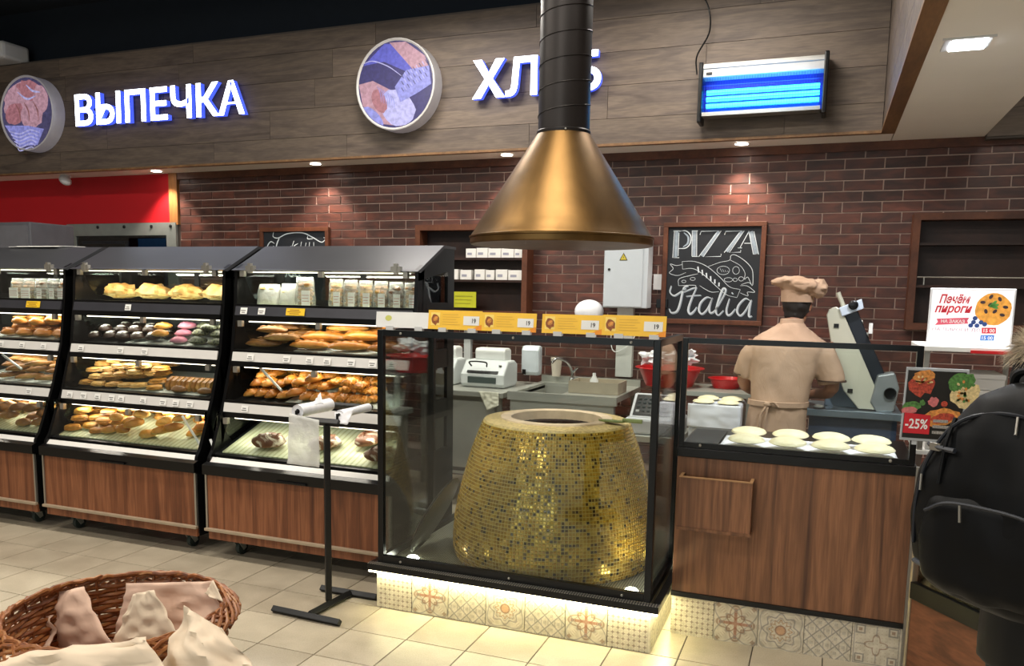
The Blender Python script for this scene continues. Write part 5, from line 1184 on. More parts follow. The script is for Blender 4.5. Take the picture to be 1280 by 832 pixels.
tag(mk('loose_wire', MB().tube(spline([(-1.57, 6.44, 1.38), (-1.585, 6.42, 1.25), (-1.55, 6.40, 1.15), (-1.44, 6.39, 1.20), (-1.385, 6.42, 1.30), (-1.385, 6.44, 1.38)], 6), .004, 6), white, None, True), 'thin white wire looping across the pale cable duct', 'wire')
tag(mk('wall_socket', MB().box(-1.27, -1.19, 6.445, 6.476, 1.64, 1.76), offwhite, bev=.004), 'small white socket on the bricks right of the electrical cabinet', 'socket'); tag(mk('black_outlet', MB().box(-1.24, -1.15, 6.44, 6.476, 1.50, 1.57), blackgloss, bev=.004), 'small black outlet on the bricks below the white socket', 'socket')
tag(mk('white_bowl', MB().blob((-1.765, 6.40, 1.46), (.12, .07, .095), 24, 14), P('glossy_white', '#e6e9ee', .2), None, True), 'white domed lamp cover on the wall left of the electrical cabinet', 'lamp')
fx = thing('pipe_valves', 'pair of small grey valves under the hood on the brick wall', 'valve', (-1.95, 6.4, 1.30)); 
for xx in (-2.0, -1.90): mk('valve', MB().lathe([(.03, 1.30), (.042, 1.33), (.04, 1.38), (.03, 1.42)], (xx, 6.43), 16), P('valve_grey', '#8f9898', .3, .5), fx, True)
# wall shelves
def wallshelf(x0, x1, z0, z1, shelves, label, fr=.045):
    t = thing('wall_shelf', label, 'shelf', ((x0+x1)/2, 6.4, z0)); yb = 6.475; yf = 6.32
    mk('back_board', MB().box(x0+fr, x1-fr, yb-.012, yb, z0+fr, z1-fr), W_dark, t)
    mk('side_board', MB().box(x0, x0+fr, yf, yb, z0, z1), W_frame, t); mk('side_board', MB().box(x1-fr, x1, yf, yb, z0, z1), W_frame, t); mk('top_board', MB().box(x0+fr, x1-fr, yf, yb, z1-fr, z1), W_frame, t); mk('bottom_board', MB().box(x0+fr, x1-fr, yf, yb, z0, z0+fr), W_frame, t)
    for z in shelves: mk('shelf_board', MB().box(x0+fr, x1-fr, yf+.01, yb-.012, z-.018, z), W_dark, t)
    return t
wallshelf(-3.28, -2.27, 1.40, 2.15, (1.88, 1.70), 'dark wooden wall shelf with white cartons, left of the electrical cabinet')
def carton(x, z, w_, h_, lab_, grp='white cartons on the wall shelf'):
    o = mk('white_carton', MB().box(x, x+w_, 6.345, 6.44, z+.0005, z+h_), tag_w, bev=.002); tag(o, lab_, 'box', grp)
    mk('carton_print', MB().box(x+w_*.15, x+w_*.6, 6.3435, 6.3445, z+h_*.3, z+h_*.55), P('print_grey', '#9a9aa8', .7), o); return o
for k, (xx, w_, h_) in enumerate(((-2.82, .09, .075), (-2.725, .10, .08), (-2.62, .11, .075), (-2.505, .11, .075), (-2.39, .07, .07))): carton(xx, 1.88, w_, h_, f'white carton, {ORD[k]} from the left on the upper board of the dark wall shelf')
for k, (xx, w_, h_) in enumerate(((-3.0, .11, .085), (-2.87, .10, .08), (-2.74, .09, .085), (-2.64, .075, .08), (-2.55, .10, .085), (-2.44, .12, .08))): carton(xx, 1.70, w_, h_, f'white carton, {ORD[k]} from the left on the middle board of the dark wall shelf')
ys = thing('yellow_notice', 'yellow-green notice hanging below the white cartons on the wall shelf', 'notice', (-2.85, 6.30, 1.44)); mk('notice_sheet', MB().box(-2.93, -2.71, 6.312, 6.316, 1.47, 1.60), P('notice_yellow', '#b8b820', .6), ys)
for j in range(3): mk('notice_line', MB().box(-2.90, -2.76+.01*j, 6.3108, 6.3118, 1.50+.03*j, 1.507+.03*j), P('notice_olive', '#8f8f1a', .6), ys)
wallshelf(.513, 1.95, 1.395, 2.18, (1.985, 1.70), 'empty dark wooden wall shelf at the right end of the brick wall')
tag(mk('shelf_rod', MB().tube([(.56, 6.31, 1.752), (1.9, 6.31, 1.752)], .005, 8).box(.60, .606, 6.305, 6.34, 1.70, 1.752).box(1.85, 1.856, 6.305, 6.34, 1.70, 1.752), greyalu), 'thin metal rod along the lower board of the empty wall shelf', 'rod')

# ------------------------------------------------------------------ chalkboards
def c5(x, y): p = at(820+x*.265625, 240+y*.265625, Y=6.44); return (p.x, p.z)
cbx = thing('chalkboard', 'brown-framed chalkboard lettered PIZZA Italia on the brick wall', 'chalkboard', (-.82, 6.46, 1.40))
x0, x1, z0, z1 = -1.205, -.447, 1.385, 2.152; fw_ = .036
mk('slate', MB().box(x0+fw_, x1-fw_, 6.452, 6.46, z0+fw_, z1-fw_), slate, cbx)
mk('frame_rail', MB().box(x0, x1, 6.435, 6.476, z1-fw_, z1), W_frame, cbx, bev=.003); mk('frame_rail', MB().box(x0, x1, 6.435, 6.476, z0, z0+fw_), W_frame, cbx, bev=.003); mk('frame_rail', MB().box(x0, x0+fw_, 6.435, 6.476, z0+fw_, z1-fw_), W_frame, cbx, bev=.003); mk('frame_rail', MB().box(x1-fw_, x1, 6.435, 6.476, z0+fw_, z1-fw_), W_frame, cbx, bev=.003)
MC = frame((0, 6.451, 0)); sx_ = .00118
def st_(mb, pts, w0, w1=None, n=0, k=5): ribbon(mb, [c5(*p) for p in pts], w0*sx_*.85, None if w1 is None else w1*sx_*.8, MC, n, k=k)
thick = MB(); thin = MB()
for q in ([(97, 182), (91, 306)], [(180, 182), (178, 300)], [(296, 184), (214, 300)], [(405, 184), (332, 280)]): st_(thick, q, 20, smooth=False) if False else ribbon(thick, [c5(*p) for p in q], 20*sx_, None, MC, 0, smooth=False)
ribbon(thick, [c5(447, 184), c5(470, 290)], 22*sx_, None, MC, 0, smooth=False)
for q in ([(80, 182), (86, 182), (78, 308), (108, 308)], [(80, 182), (125, 182)], [(107, 190), (103, 300)], [(168, 182), (196, 182)], [(168, 302), (196, 302)], [(170, 184), (168, 300)], [(191, 184), (190, 300)],
          [(206, 200), (212, 184), (306, 182), (222, 304), (304, 302), (306, 290)], [(284, 190), (200, 304)], [(322, 200), (328, 184), (414, 182), (344, 284), (398, 282), (398, 272)], [(392, 190), (320, 284)],
          [(438, 182), (394, 262), (384, 262), (404, 262)], [(436, 182), (458, 292), (482, 292), (460, 184)], [(415, 240), (450, 240)]):
    ribbon(thin, [c5(*p) for p in q], 4.5*sx_, None, MC, .0008, smooth=False)
st_(thin, [(108, 184), (140, 182), (162, 205), (160, 240), (140, 262), (106, 265)], 5, 9, .0008); st_(thick, [(130, 190), (150, 210), (148, 240), (126, 258)], 6, 16, 0)
# banner and pizza slice
for q in ([(122, 326), (180, 326), (240, 350), (300, 400), (345, 445), (396, 458)], [(124, 362), (175, 360), (225, 390), (280, 440), (330, 482), (380, 496)], [(122, 326), (124, 362)], [(396, 458), (380, 496)],
          [(124, 340), (95, 345), (66, 338), (80, 360), (62, 380), (100, 392), (140, 378)], [(396, 440), (430, 442), (464, 470), (430, 470), (432, 488), (396, 474)],
          [(245, 350), (300, 330), (345, 320), (352, 298), (375, 296), (420, 325), (450, 360), (456, 400), (452, 440), (432, 400), (415, 410), (418, 380), (395, 345), (350, 320)],
          [(105, 440), (108, 408), (160, 392), (196, 384)], [(105, 440), (180, 438), (185, 450)], [(205, 440), (230, 456), (260, 470), (295, 468)], [(400, 435), (435, 425), (452, 440)]):
    st_(thin, q, 2.5, 4.5, .0008)
for (cx_, cy3, a, b_) in ((316, 368, 30, 20), (376, 368, 16, 18), (340, 412, 20, 10), (372, 412, 10, 8), (130, 420, 10, 6), (172, 408, 12, 7), (400, 408, 12, 10)):
    st_(thin, [(cx_+a*math.cos(q*.7), cy3+b_*math.sin(q*.7)) for q in range(10)], 2.5, 3.5, .0008, 3)
for q in range(4): st_(thin, [(300+12*q, 358+4*q), (310+10*q, 376)], 2, 4, .0009)
for j in range(6): ribbon(thin, [c5(196+20*j, 350+15*j), c5(200+19*j, 378+13*j)], 9*sx_, None, MC, .001, smooth=False)
# Italia in brush script
for q, a, b_ in (([(70, 440), (64, 470), (84, 486), (112, 470), (140, 452)], 4, 10), ([(150, 440), (128, 452), (112, 520), (96, 560), (70, 566), (60, 548)], 6, 14), ([(128, 470), (170, 452), (190, 448)], 3, 7),
                 ([(190, 446), (166, 500), (150, 550), (158, 572), (176, 560), (190, 540)], 4, 15), ([(140, 490), (176, 486), (210, 484)], 3, 6),
                 ([(258, 498), (236, 494), (208, 520), (200, 556), (216, 572), (240, 548), (262, 500)], 4, 13), ([(264, 496), (250, 540), (252, 566), (270, 562), (290, 536)], 4, 12),
                 ([(290, 536), (320, 480), (326, 456), (312, 456), (292, 510), (280, 560), (292, 578), (316, 556)], 4, 13), ([(344, 500), (330, 550), (334, 576), (350, 574), (372, 548)], 4, 13), ([(356, 472), (360, 478)], 8, 12),
                 ([(440, 508), (418, 500), (388, 530), (380, 562), (396, 580), (420, 556), (446, 508)], 4, 13), ([(448, 506), (438, 548), (436, 584), (450, 582)], 4, 13)):
    st_(thin, q, a, b_, .001); st_(thick, [(p[0]+3, p[1]+3) for p in q], a+2, b_+3, 0)
mk('chalk_shading', thick, chalk2, cbx)['kind'] = 'stuff'; mk('chalk_lines', thin, chalk, cbx)
# second board, half hidden behind the display cases
c2 = thing('chalkboard', 'brown-framed chalkboard with white script, half hidden behind the rightmost case', 'chalkboard', (-4.5, 6.46, 1.4))
A_ = at(326, 285, Y=6.46); B_ = at(412, 285, Y=6.46); x0, x1, z1 = A_.x, B_.x, A_.z; z0 = z1-.85
mk('slate', MB().box(x0+fw_, x1-fw_, 6.452, 6.46, z0+fw_, z1-fw_), slate, c2)
for b4 in ((x0, x1, z1-fw_, z1), (x0, x1, z0, z0+fw_), (x0, x0+fw_, z0+fw_, z1-fw_), (x1-fw_, x1, z0+fw_, z1-fw_)): mk('frame_rail', MB().box(b4[0], b4[1], 6.435, 6.476, b4[2], b4[3]), W_frame, c2, bev=.003)
def c7(x, y): p = at(280+x*.26446, 220+y*.26446, Y=6.45); return (p.x, p.z)
t3 = MB()
for q, a, b_ in (([(235, 262), (232, 286), (256, 292), (300, 272), (370, 268), (420, 290), (460, 312), (480, 296), (470, 290)], .004, .009), ([(262, 290), (250, 320), (244, 350)], .006, .012), ([(238, 318), (220, 310), (205, 332), (210, 345), (236, 330)], .005, .010), ([(396, 282), (396, 296), (420, 296)], .004, .008),
                 ([(330, 306), (318, 345)], .006, .011), ([(350, 318), (330, 332), (348, 345)], .004, .009), ([(366, 310), (360, 345)], .005, .011), ([(388, 314), (382, 345)], .005, .012), ([(404, 312), (402, 345)], .005, .012), ([(424, 312), (424, 345)], .005, .012), ([(300, 345), (318, 330)], .004, .008)):
    ribbon(t3, [c7(*p) for p in q], a, b_, frame((0, 6.451, 0)), .0005)
px_, pz_ = (x0+x1)/2, z0
for k in range(5): ribbon(t3, [(x0+.12+.07*k, z1-.34), (x0+.10+.07*k, z1-.42), (x0+.14+.07*k, z1-.44), (x0+.16+.07*k, z1-.35)], .006, .014, frame((0, 6.451, 0)), .0005)
ribbon(t3, [(x0+.18, z1-.58), (x0+.26, z1-.62), (x0+.36, z1-.55)], .005, .012, frame((0, 6.451, 0)), .0005)
mk('chalk_lines', t3, chalk, c2)

# ------------------------------------------------------------------ people
def fuse(name, mb, mat, parent, voxel=.012, it=6, cut=None, seed=None):
    """join overlapping closed shapes into one continuous skin"""
    me = bpy.data.meshes.new('t'); me.from_pydata(mb.v, [], mb.f); o = bpy.data.objects.new('t', me); COL.objects.link(o)
    r = o.modifiers.new('r', 'REMESH'); r.mode = 'VOXEL'; r.voxel_size = voxel; s = o.modifiers.new('s', 'SMOOTH'); s.factor = .5; s.iterations = it
    bpy.context.view_layer.update(); n = bpy.data.meshes.new_from_object(o.evaluated_get(bpy.context.evaluated_depsgraph_get())); bpy.data.objects.remove(o); bpy.data.meshes.remove(me)
    if seed is not None:                                             # cloth folds
        n.calc_loop_triangles() if False else None
        for v in n.vertices:
            p = v.co; h = noise.noise(Vector((p.x*9+seed, p.y*9, p.z*4.5)))+.5*noise.noise(Vector((p.x*20, p.y*20+seed, p.z*9))); v.co += v.normal*h*.011
    org = ORG[parent.name]; n.transform(Matrix.Translation(-org)); n.materials.clear(); n.materials.append(mat)
    n.polygons.foreach_set('use_smooth', [True]*len(n.polygons)); n.name = name
    ob = bpy.data.objects.new(name, n); COL.objects.link(ob); ob.parent = parent; ORG[ob.name] = org; return ob
def ring(c, rx, ry, yaw=0, n=24, p=2.3):
    out = []
    for k in range(n):
        q = 2*PI*k/n; x = rx*math.copysign(abs(math.cos(q))**(2/p), math.cos(q)); y = ry*math.copysign(abs(math.sin(q))**(2/p), math.sin(q))
        out.append(Vector((c[0]+x*math.cos(yaw)-y*math.sin(yaw), c[1]+x*math.sin(yaw)+y*math.cos(yaw), c[2])))
    return out
def limb(mb, pts, rr, seg=14): mb.tube(spline(pts, 4), [rr[min(len(rr)-1, i//4)]+(rr[min(len(rr)-1, i//4+1)]-rr[min(len(rr)-1, i//4)])*(i % 4)/4 for i in range((len(pts)-1)*4+1)], seg); return mb
def hand(mb, w, d, side, up=Vector((0, 0, 1))):
    """palm, four unequal bent fingers and a thumb; w wrist, d direction of the hand"""
    d = d.normalized(); s = d.cross(up).normalized(); n = s.cross(d)
    mb.blob(w+d*.045, (.001, .001, .001)); mb.loft([[w+d*a+s*math.cos(q)*rx+n*math.sin(q)*ry for q in [2*PI*k/12 for k in range(12)]] for a, rx, ry in ((-.02, .026, .021), (.02, .034, .016), (.06, .040, .014), (.09, .038, .012))])
    for k, L in enumerate((.066, .076, .071, .056)):
        b0 = w+d*.085+s*(-.030+.020*k); mb.tube([b0, b0+d*L*.45-n*.004, b0+d*L*.8-n*.018, b0+d*L*.95-n*.034], [.009, .0085, .008, .0065], 8)
    b0 = w+d*.02-s*.030*side; mb.tube([b0, b0+d*.03-s*.022*side-n*.006, b0+d*.058-s*.026*side-n*.018], [.012, .010, .008], 8)
def head(mb, c, f, tilt=0):
    """skull, jaw, nose, ears; f = facing direction"""
    f = Vector(f).normalized(); s = Vector((f.y, -f.x, 0)).normalized(); u = s.cross(f); Rm = Matrix((s, f, u)).transposed()
    def P_(x, y, z): return c+s*x+f*y+u*z
    mb.blob(P_(0, -.01, .02), (.076, .095, .095), 24, 16, rot=Rm); mb.blob(P_(0, .03, -.055), (.055, .062, .062), 20, 12, rot=Rm)
    mb.tube([P_(0, .085, .015), P_(0, .11, -.02), P_(0, .094, -.032)], [.008, .014, .010], 8); mb.blob(P_(0, .085, -.06), (.024, .010, .009), 12, 6, rot=Rm)
    for k in (-1, 1): mb.blob(P_(.078*k, -.005, -.01), (.010, .020, .032), 12, 8, rot=Rm)
    return P_
skin = P('skin', '#9a6b52', .5, var=.06, scale=10); hairm = P('dark_hair', '#1a1310', .6, var=.2, scale=90)
trous = P('dark_trousers', '#23242a', .85, var=.1); shoe = P('dark_shoes', '#17171a', .5)
m, nt, b = newmat('baker_cloth'); setp(b, None, .85, spec=.2); n = noise_(nt, 4, (1, 1, 1), 3); nt.links.new(ramp(nt, n, [(.3, lin('#ab8c74')), (.7, lin('#bb9d86'))]), b.inputs['Base Color']); n2 = noise_(nt, 9, (1, 1, .6), 4, 1.2); bump(nt, b, n2, .8, .012); beige = m
bkr = thing('person', 'person seen from behind in beige short-sleeved coat and chef hat, at the dough machine', 'person', (-.22, 5.12, 0))
mb = MB(); mb.loft([ring(c, rx, ry) for c, rx, ry in (((-.23, 5.09, .80), .13, .10), ((-.23, 5.08, .95), .13, .095), ((-.22, 5.09, 1.08), .12, .085), ((-.205, 5.12, 1.24), .155, .10), ((-.195, 5.14, 1.36), .16, .09), ((-.19, 5.15, 1.42), .075, .065))])
limb(mb, [(-.19, 5.15, 1.40), (-.18, 5.17, 1.46), (-.17, 5.19, 1.52)], [.055, .052, .05])
limb(mb, [(-.38, 5.13, 1.34), (-.44, 5.15, 1.10), (-.36, 5.33, 1.0)], [.052, .042, .027]); limb(mb, [(0, 5.15, 1.34), (.055, 5.155, 1.08), (-.07, 5.36, 1.01)], [.052, .042, .027])
hand(mb, Vector((-.36, 5.34, 1.0)), Vector((.3, 1, -.05)), -1); hand(mb, Vector((-.075, 5.37, 1.01)), Vector((-.15, 1, -.08)), 1)
for k in (-1, 1): limb(mb, [(-.23+.08*k, 5.09, .88), (-.23+.09*k, 5.10, .48), (-.23+.10*k, 5.08, .09)], [.085, .058, .04])
head(mb, Vector((-.165, 5.215, 1.555)), (.25, 1, -.35)); fuse('body', mb, skin, bkr, .009, 3)
mb = MB()
for k in (-1, 1): mb.blob((-.165+.03*k+.05, 5.30, 1.55), (.009, .006, .007), 10, 6)
mk('eyes', mb, P('eye_white', '#dcd8d0', .3), bkr, True)
mb = MB(); mb.blob((-.17, 5.195, 1.565), (.083, .088, .092), 24, 14, .12, 6, 1); mb.blob((-.178, 5.165, 1.50), (.058, .045, .045), 18, 10, .25, 6, 2); fuse('hair', mb, hairm, bkr, .009, 2)
mb = MB(); mb.loft([ring(c, rx, ry, 0, 36) for c, rx, ry in (((-.242, 5.08, .66), .185, .145), ((-.24, 5.08, .85), .172, .135), ((-.235, 5.08, .97), .163, .125), ((-.232, 5.08, 1.0), .160, .123), ((-.225, 5.10, 1.10), .170, .125), ((-.213, 5.12, 1.22), .188, .130), ((-.205, 5.13, 1.31), .212, .125), ((-.20, 5.14, 1.355), .198, .112), ((-.196, 5.145, 1.395), .150, .095), ((-.192, 5.147, 1.43), .092, .078), ((-.188, 5.15, 1.455), .066, .064))])
limb(mb, [(-.33, 5.135, 1.31), (-.395, 5.14, 1.25), (-.44, 5.155, 1.125)], [.072, .074, .068]); limb(mb, [(-.08, 5.14, 1.315), (.005, 5.145, 1.25), (.056, 5.15, 1.11)], [.075, .082, .080])
coat = fuse('coat', mb, beige, bkr, .010, 4, seed=3.3)
mk('collar', MB().loft([ring((-.188, 5.15, 1.437), .070, .066), ring((-.186, 5.152, 1.475), .066, .062), ring((-.186, 5.152, 1.478), .058, .054), ring((-.188, 5.15, 1.44), .058, .056)]), beige, bkr, True)
mk('apron_belt', MB().loft([ring((-.235, 5.08, .972), .173, .136), ring((-.233, 5.08, 1.0), .172, .135), ring((-.233, 5.08, 1.002), .16, .125), ring((-.235, 5.08, .97), .16, .125)]), beige, bkr, True)
mb = MB(); mb.blob((-.285, 4.935, .987), (.022, .012, .016), 12, 8, .2); 
for q in ([(-.285, 4.935, .985), (-.315, 4.925, .93), (-.325, 4.925, .84)], [(-.28, 4.935, .985), (-.29, 4.925, .92), (-.305, 4.925, .80)], [(-.285, 4.935, .99), (-.25, 4.93, 1.0), (-.225, 4.935, .975)]): mb.tube(spline(q, 5), .007, 6)
mk('tie_strings', mb, beige, bkr, True)
for c_, d_ in (((-.436, 5.155, 1.135), .071), ((.053, 5.150, 1.122), .081)):
    mk('sleeve_stripe', MB().loft([ring((c_[0], c_[1], c_[2]-.002), d_, d_), ring((c_[0]-.001, c_[1], c_[2]+.006), d_, d_)]), P('stripe_brown', '#4a3326', .8), bkr, True)
hx, hy = -.165, 5.205
mk('hat_band', MB().loft([ring((hx+.0, hy, 1.575), .094, .104), ring((hx-.004, hy-.004, 1.645), .092, .100)]), beige, bkr, True)
mb = MB(); mb.loft([ring((hx, hy, 1.63), .088, .096), ring((hx+.01, hy, 1.65), .10, .105), ring((hx+.012, hy, 1.672), .12, .12), ring((hx+.004, hy, 1.695), .115, .115), ring((hx-.01, hy, 1.708), .07, .07)]); mb.blob((hx+.10, hy-.02, 1.655), (.065, .08, .055), 20, 12, .55, 4, 1); mb.blob((hx+.03, hy-.085, 1.675), (.07, .05, .04), 20, 12, .5, 5, 9); mb.blob((hx-.105, hy-.03, 1.69), (.055, .06, .024), 20, 12, .5, 4, 4); mb.blob((hx-.03, hy-.06, 1.70), (.08, .06, .025), 20, 12, .5, 4, 6)
fuse('hat_crown', mb, beige, bkr, .009, 3, seed=6.1)
mb = MB()
for k in (-1, 1): limb(mb, [(-.23+.08*k, 5.09, .82), (-.23+.09*k, 5.10, .48), (-.23+.10*k, 5.09, .07)], [.10, .078, .066])
fuse('trousers', mb, trous, bkr, .014, 4)
for k in (-1, 1): mk('shoe', MB().blob((-.23+.10*k, 5.13, .045), (.048, .13, .05), 18, 10, 0, flat=.1), shoe, bkr, True)

# dough machine on its stand
dm = thing('dough_sheeter', 'tall slanting pale metal dough machine with rollers, right of the baker', 'machine', (.2, 5.3, 0))
mpaint = P('machine_cream', '#c3c0ae', .35, .2, scale=3); mdark = P('machine_dark', '#2c2f36', .35, .5)
mk('side_plate', MB().prism([(.0, 1.50), (.012, 1.535), (.05, 1.553), (.085, 1.53), (.355, .955), (.21, .955), (.12, 1.06), (.07, 1.20), (.03, 1.36)][::-1], frame((0, 5.32, 0)), .07), mpaint, dm, bev=.006)
mk('roller_housing', MB().prism([(.10, 1.50), (.17, 1.53), (.245, 1.36), (.33, 1.19), (.40, 1.0), (.33, .97), (.20, 1.26)][::-1], frame((0, 5.40, 0)), .10), mdark, dm, bev=.005)
mk('control_head', MB().prism([(.085, 1.495), (.20, 1.545), (.185, 1.60), (.065, 1.545)], frame((0, 5.26, 0)), .03), P('machine_blue_white', '#c8d4e4', .3), dm, bev=.005)
mk('head_knob', MB().lathe([(.028, 0), (.026, .018), (.018, .022)], seg=20, M=frame((.142, 5.23, 1.563))), blackgloss, dm, True)
mk('lever', MB().tube([(.105, 5.27, 1.52), (.055, 5.27, 1.635)], .014, 10), mpaint, dm, True)
for k in range(3): mk('roller', MB().tube([(.165+.035*k, 5.385, 1.45-.075*k), (.205+.035*k, 5.385, 1.465-.075*k)], .013, 12), steel, dm, True)
mk('catch', MB().box(.235, .255, 5.25, 5.28, 1.40, 1.46), white, dm)
mk('lower_gearbox', MB().prism([(.27, 1.00), (.30, 1.16), (.39, 1.18), (.42, 1.09), (.40, .95), (.31, .94)][::-1], frame((0, 5.36, 0)), .12), P('gear_grey', '#8b8f90', .35, .4), dm, bev=.01)
mk('gear_ring', MB().lathe([(.018, .0), (.032, .0), (.034, .01), (.030, .018), (.018, .016)], seg=24, M=frame((.372, 5.24, 1.06))), blackgloss, dm, True)
for (qx, qz) in ((.058, 1.44), (.158, 1.06)): mk('black_label', MB().box(qx-.014, qx+.014, 5.244, 5.25, qz-.012, qz+.012), black, dm)
mk('hopper', MB().add([(.02, 5.36, .95), (.24, 5.36, .95), (.24, 5.55, .95), (.02, 5.55, .95), (.05, 5.40, 1.09), (.13, 5.40, 1.09), (.13, 5.5, 1.09), (.03, 5.5, 1.09)], [(3,2,1,0),(4,5,6,7),(0,1,5,4),(1,2,6,5),(2,3,7,6),(3,0,4,7)]), P('hopper_blue', '#5c6875', .35, .5), dm)
mk('machine_bed', MB().box(-.08, .44, 5.18, 5.62, .905, .948), P('bed_steel', '#7d8890', .3, .6), dm, bev=.004)
mk('stand_panel', MB().box(-.06, .42, 5.22, 5.60, .45, .90), P('stand_blue', '#39465c', .4, .3), dm)
for xx in (-.06, .38):
    for yy in (5.22, 5.56): mk('leg', MB().box(xx, xx+.04, yy, yy+.04, 0, .45), steel, dm)
tag(mk('flour_scoop', MB().blob((-.01, 5.21, .9495+.012), (.03, .018, .012), 14, 8), white, None, True), 'small pale dough lump on the front edge of the machine bed', 'dough')

# rack with white shelf, lit sign, pizza boxes, discount poster
rk = thing('white_rack', 'white shelf rack right of the counter carrying the pie sign and pizza boxes', 'rack', (.6, 4.3, 0))
for xx in (.425, .80):
    for yy in (4.16, 4.50): mk('upright', MB().box(xx, xx+.022, yy, yy+.022, 0, 1.375), greyalu, rk)
mk('shelf_board', MB().box(.40, .85, 4.12, 4.54, 1.375, 1.398), white, rk, bev=.003); mk('shelf_board', MB().box(.42, .83, 4.15, 4.53, .90, .918), white, rk)
mk('red_strip', MB().box(.60, .82, 4.114, 4.119, 1.372, 1.385), redp, rk)
ps = thing('pie_sign', 'lit white counter sign reading ПЕЧЁМ ПИРОГИ with a fruit pie, on the white shelf', 'sign', (.6, 4.24, 1.40))
MS = frame((.445, 4.25, 1.405), (1, 0, 0), (0, -.03, 1)); sw, sh_ = .325, .243
mk('sign_frame', MB().prism([(-.008, -.008), (sw+.008, -.008), (sw+.008, sh_+.008), (-.008, sh_+.008)], MS @ Matrix.Translation((0, 0, -.02)), .019), P('sign_frame_white', '#d8d8dc', .3), ps, bev=.004)
mk('sign_face', MB().flat([(0, 0), (sw, 0), (sw, sh_), (0, sh_)], MS, .0005), P('sign_paper', '#eceaec', .5, var=.0, emis=lin('#ffffff'), es=.22), ps)
redi = P('print_red', '#c81e34', .5); blui = P('print_blue_ink', '#2a6cc0', .5); pinki = P('print_pinkred', '#d8546a', .5)
tx = MB(); fit_text(tx, 'Печём', MS, .03, .155, .182, .225, .001, bold=.03, shear=.3); fit_text(tx, 'пироги', MS, .015, .165, .130, .172, .001, bold=.03, shear=.3); mk('red_lettering', tx, redi, ps)
mk('ribbon', MB().flat([(.02, .083), (.155, .093), (.15, .106), (.157, .12), (.025, .112), (.032, .098)], MS, .001), pinki, ps)
tx = MB(); fit_text(tx, 'НА ЗАКАЗ', MS, .045, .14, .094, .110, .0015, bold=.02); mk('ribbon_lettering', tx, white, ps)
tx = MB(); fit_text(tx, 'НА ПИРОГИ ДО', MS, .012, .205, .055, .072, .001, space=1.1); mk('grey_lettering', tx, P('print_mauve', '#a06a80', .6), ps)
mk('red_box', MB().flat([(.212, .05), (.268, .052), (.266, .078), (.21, .076)], MS, .001), redi, ps); mk('blue_box', MB().flat([(.208, .018), (.262, .02), (.262, .045), (.208, .043)], MS, .001), blui, ps)
tx = MB(); fit_text(tx, '15 00', MS, .218, .262, .056, .072, .0015, bold=.02); fit_text(tx, '15 00', MS, .214, .257, .023, .039, .0015, bold=.02); mk('box_digits', tx, white, ps)
pie = MB().flat(clip(ell(0, 0, .072, .072, 24, .1, .06, 2), 9), MS @ Matrix.Translation((.248, .160, 0)), .001)
mk('pie_picture', pie, P('print_orange', '#e8a040', .5, var=.25, scale=60), ps)
bb, b2b, b3b = MB(), MB(), MB()
for k, (a, b_) in enumerate(((.205, .19), (.235, .215), (.27, .205), (.295, .17), (.255, .15), (.22, .15), (.285, .135), (.235, .18))): bb.flat(ell(a, b_, .011, .007, 10, k), MS, .0015, 0)
for k, (a, b_) in enumerate(((.175, .10), (.19, .085), (.205, .10), (.18, .118), (.22, .092), (.165, .085))): b2b.flat(ell(a, b_, .010, .010, 10), MS, .0018)
for a in (-.4, .2, .9): b3b.flat(ell(.24+.01*math.cos(a), .175+.01*math.sin(a), .02, .007, 8, a), MS, .002)
mk('fruit_print', bb, P('print_plum', '#3a2a30', .5), ps)['kind'] = 'stuff'; mk('berry_print', b2b, P('print_navyberry', '#24407c', .5), ps)['kind'] = 'stuff'; mk('leaf_print', b3b, P('print_leaf', '#4f9040', .5), ps)
for k in range(5):
    z = .9185+.0715*k; dx = R.uniform(-.01, .01)
    pbx = thing('pizza_box', f'white square cardboard box, {("lowest", "second from the bottom", "middle", "second from the top", "topmost")[k]} in the stack on the rack', 'box', (.58+dx, 4.32, z), 'stacked white cardboard boxes')
    mk('box_body', MB().box(.465+dx, .755+dx, 4.19, 4.47, z+.0005, z+.050), P('carton_white', '#c8c6c2', .7, var=.02) if k == 0 else bpy.data.materials['carton_white'], pbx, bev=.002)
    mk('box_lid', MB().box(.462+dx, .758+dx, 4.187, 4.473, z+.050, z+.070), bpy.data.materials['carton_white'], pbx, bev=.002)
dpst = thing('discount_poster', 'dark pizza poster with a red -25% corner in a clear holder at the counter end', 'sign', (.40, 3.785, .99))
_a, _b, _c = at(1127, 546, Y=3.785), at(1199, 553, Y=3.785), at(1133, 462, Y=3.785); MP = frame(_a, (1, 0, 0), (.02, 0, 1)); pw, ph_ = _b.x-_a.x, _c.z-_a.z
mk('holder', MB().prism([(-.008, -.012), (pw+.01, -.012), (pw+.01, ph_+.012), (-.008, ph_+.012)], MP @ Matrix.Translation((0, 0, -.006)), .005), P('holder_clear', '#a8acb0', .2), dpst, bev=.003)
mk('holder_foot', MB().box(.366, .384, 3.793, 3.8095, 1.0, 1.06), P('foot_clear', '#c8ccd0', .2), dpst)
mk('poster_face', MB().flat([(0, 0), (pw, 0), (pw, ph_), (0, ph_)], MP, 0), P('poster_dark', '#1d1b18', .35, var=.2, scale=20), dpst)
foods = [P('food_red', '#a8402c', .45, var=.5, scale=120), P('food_orange', '#c88440', .45, var=.4, scale=90), P('food_green', '#4c7a3a', .45, var=.5, scale=90), P('food_cream', '#d2bc88', .45, var=.3, scale=90), P('food_pink', '#c06a6a', .45, var=.3, scale=80)]
fb = MB(); 
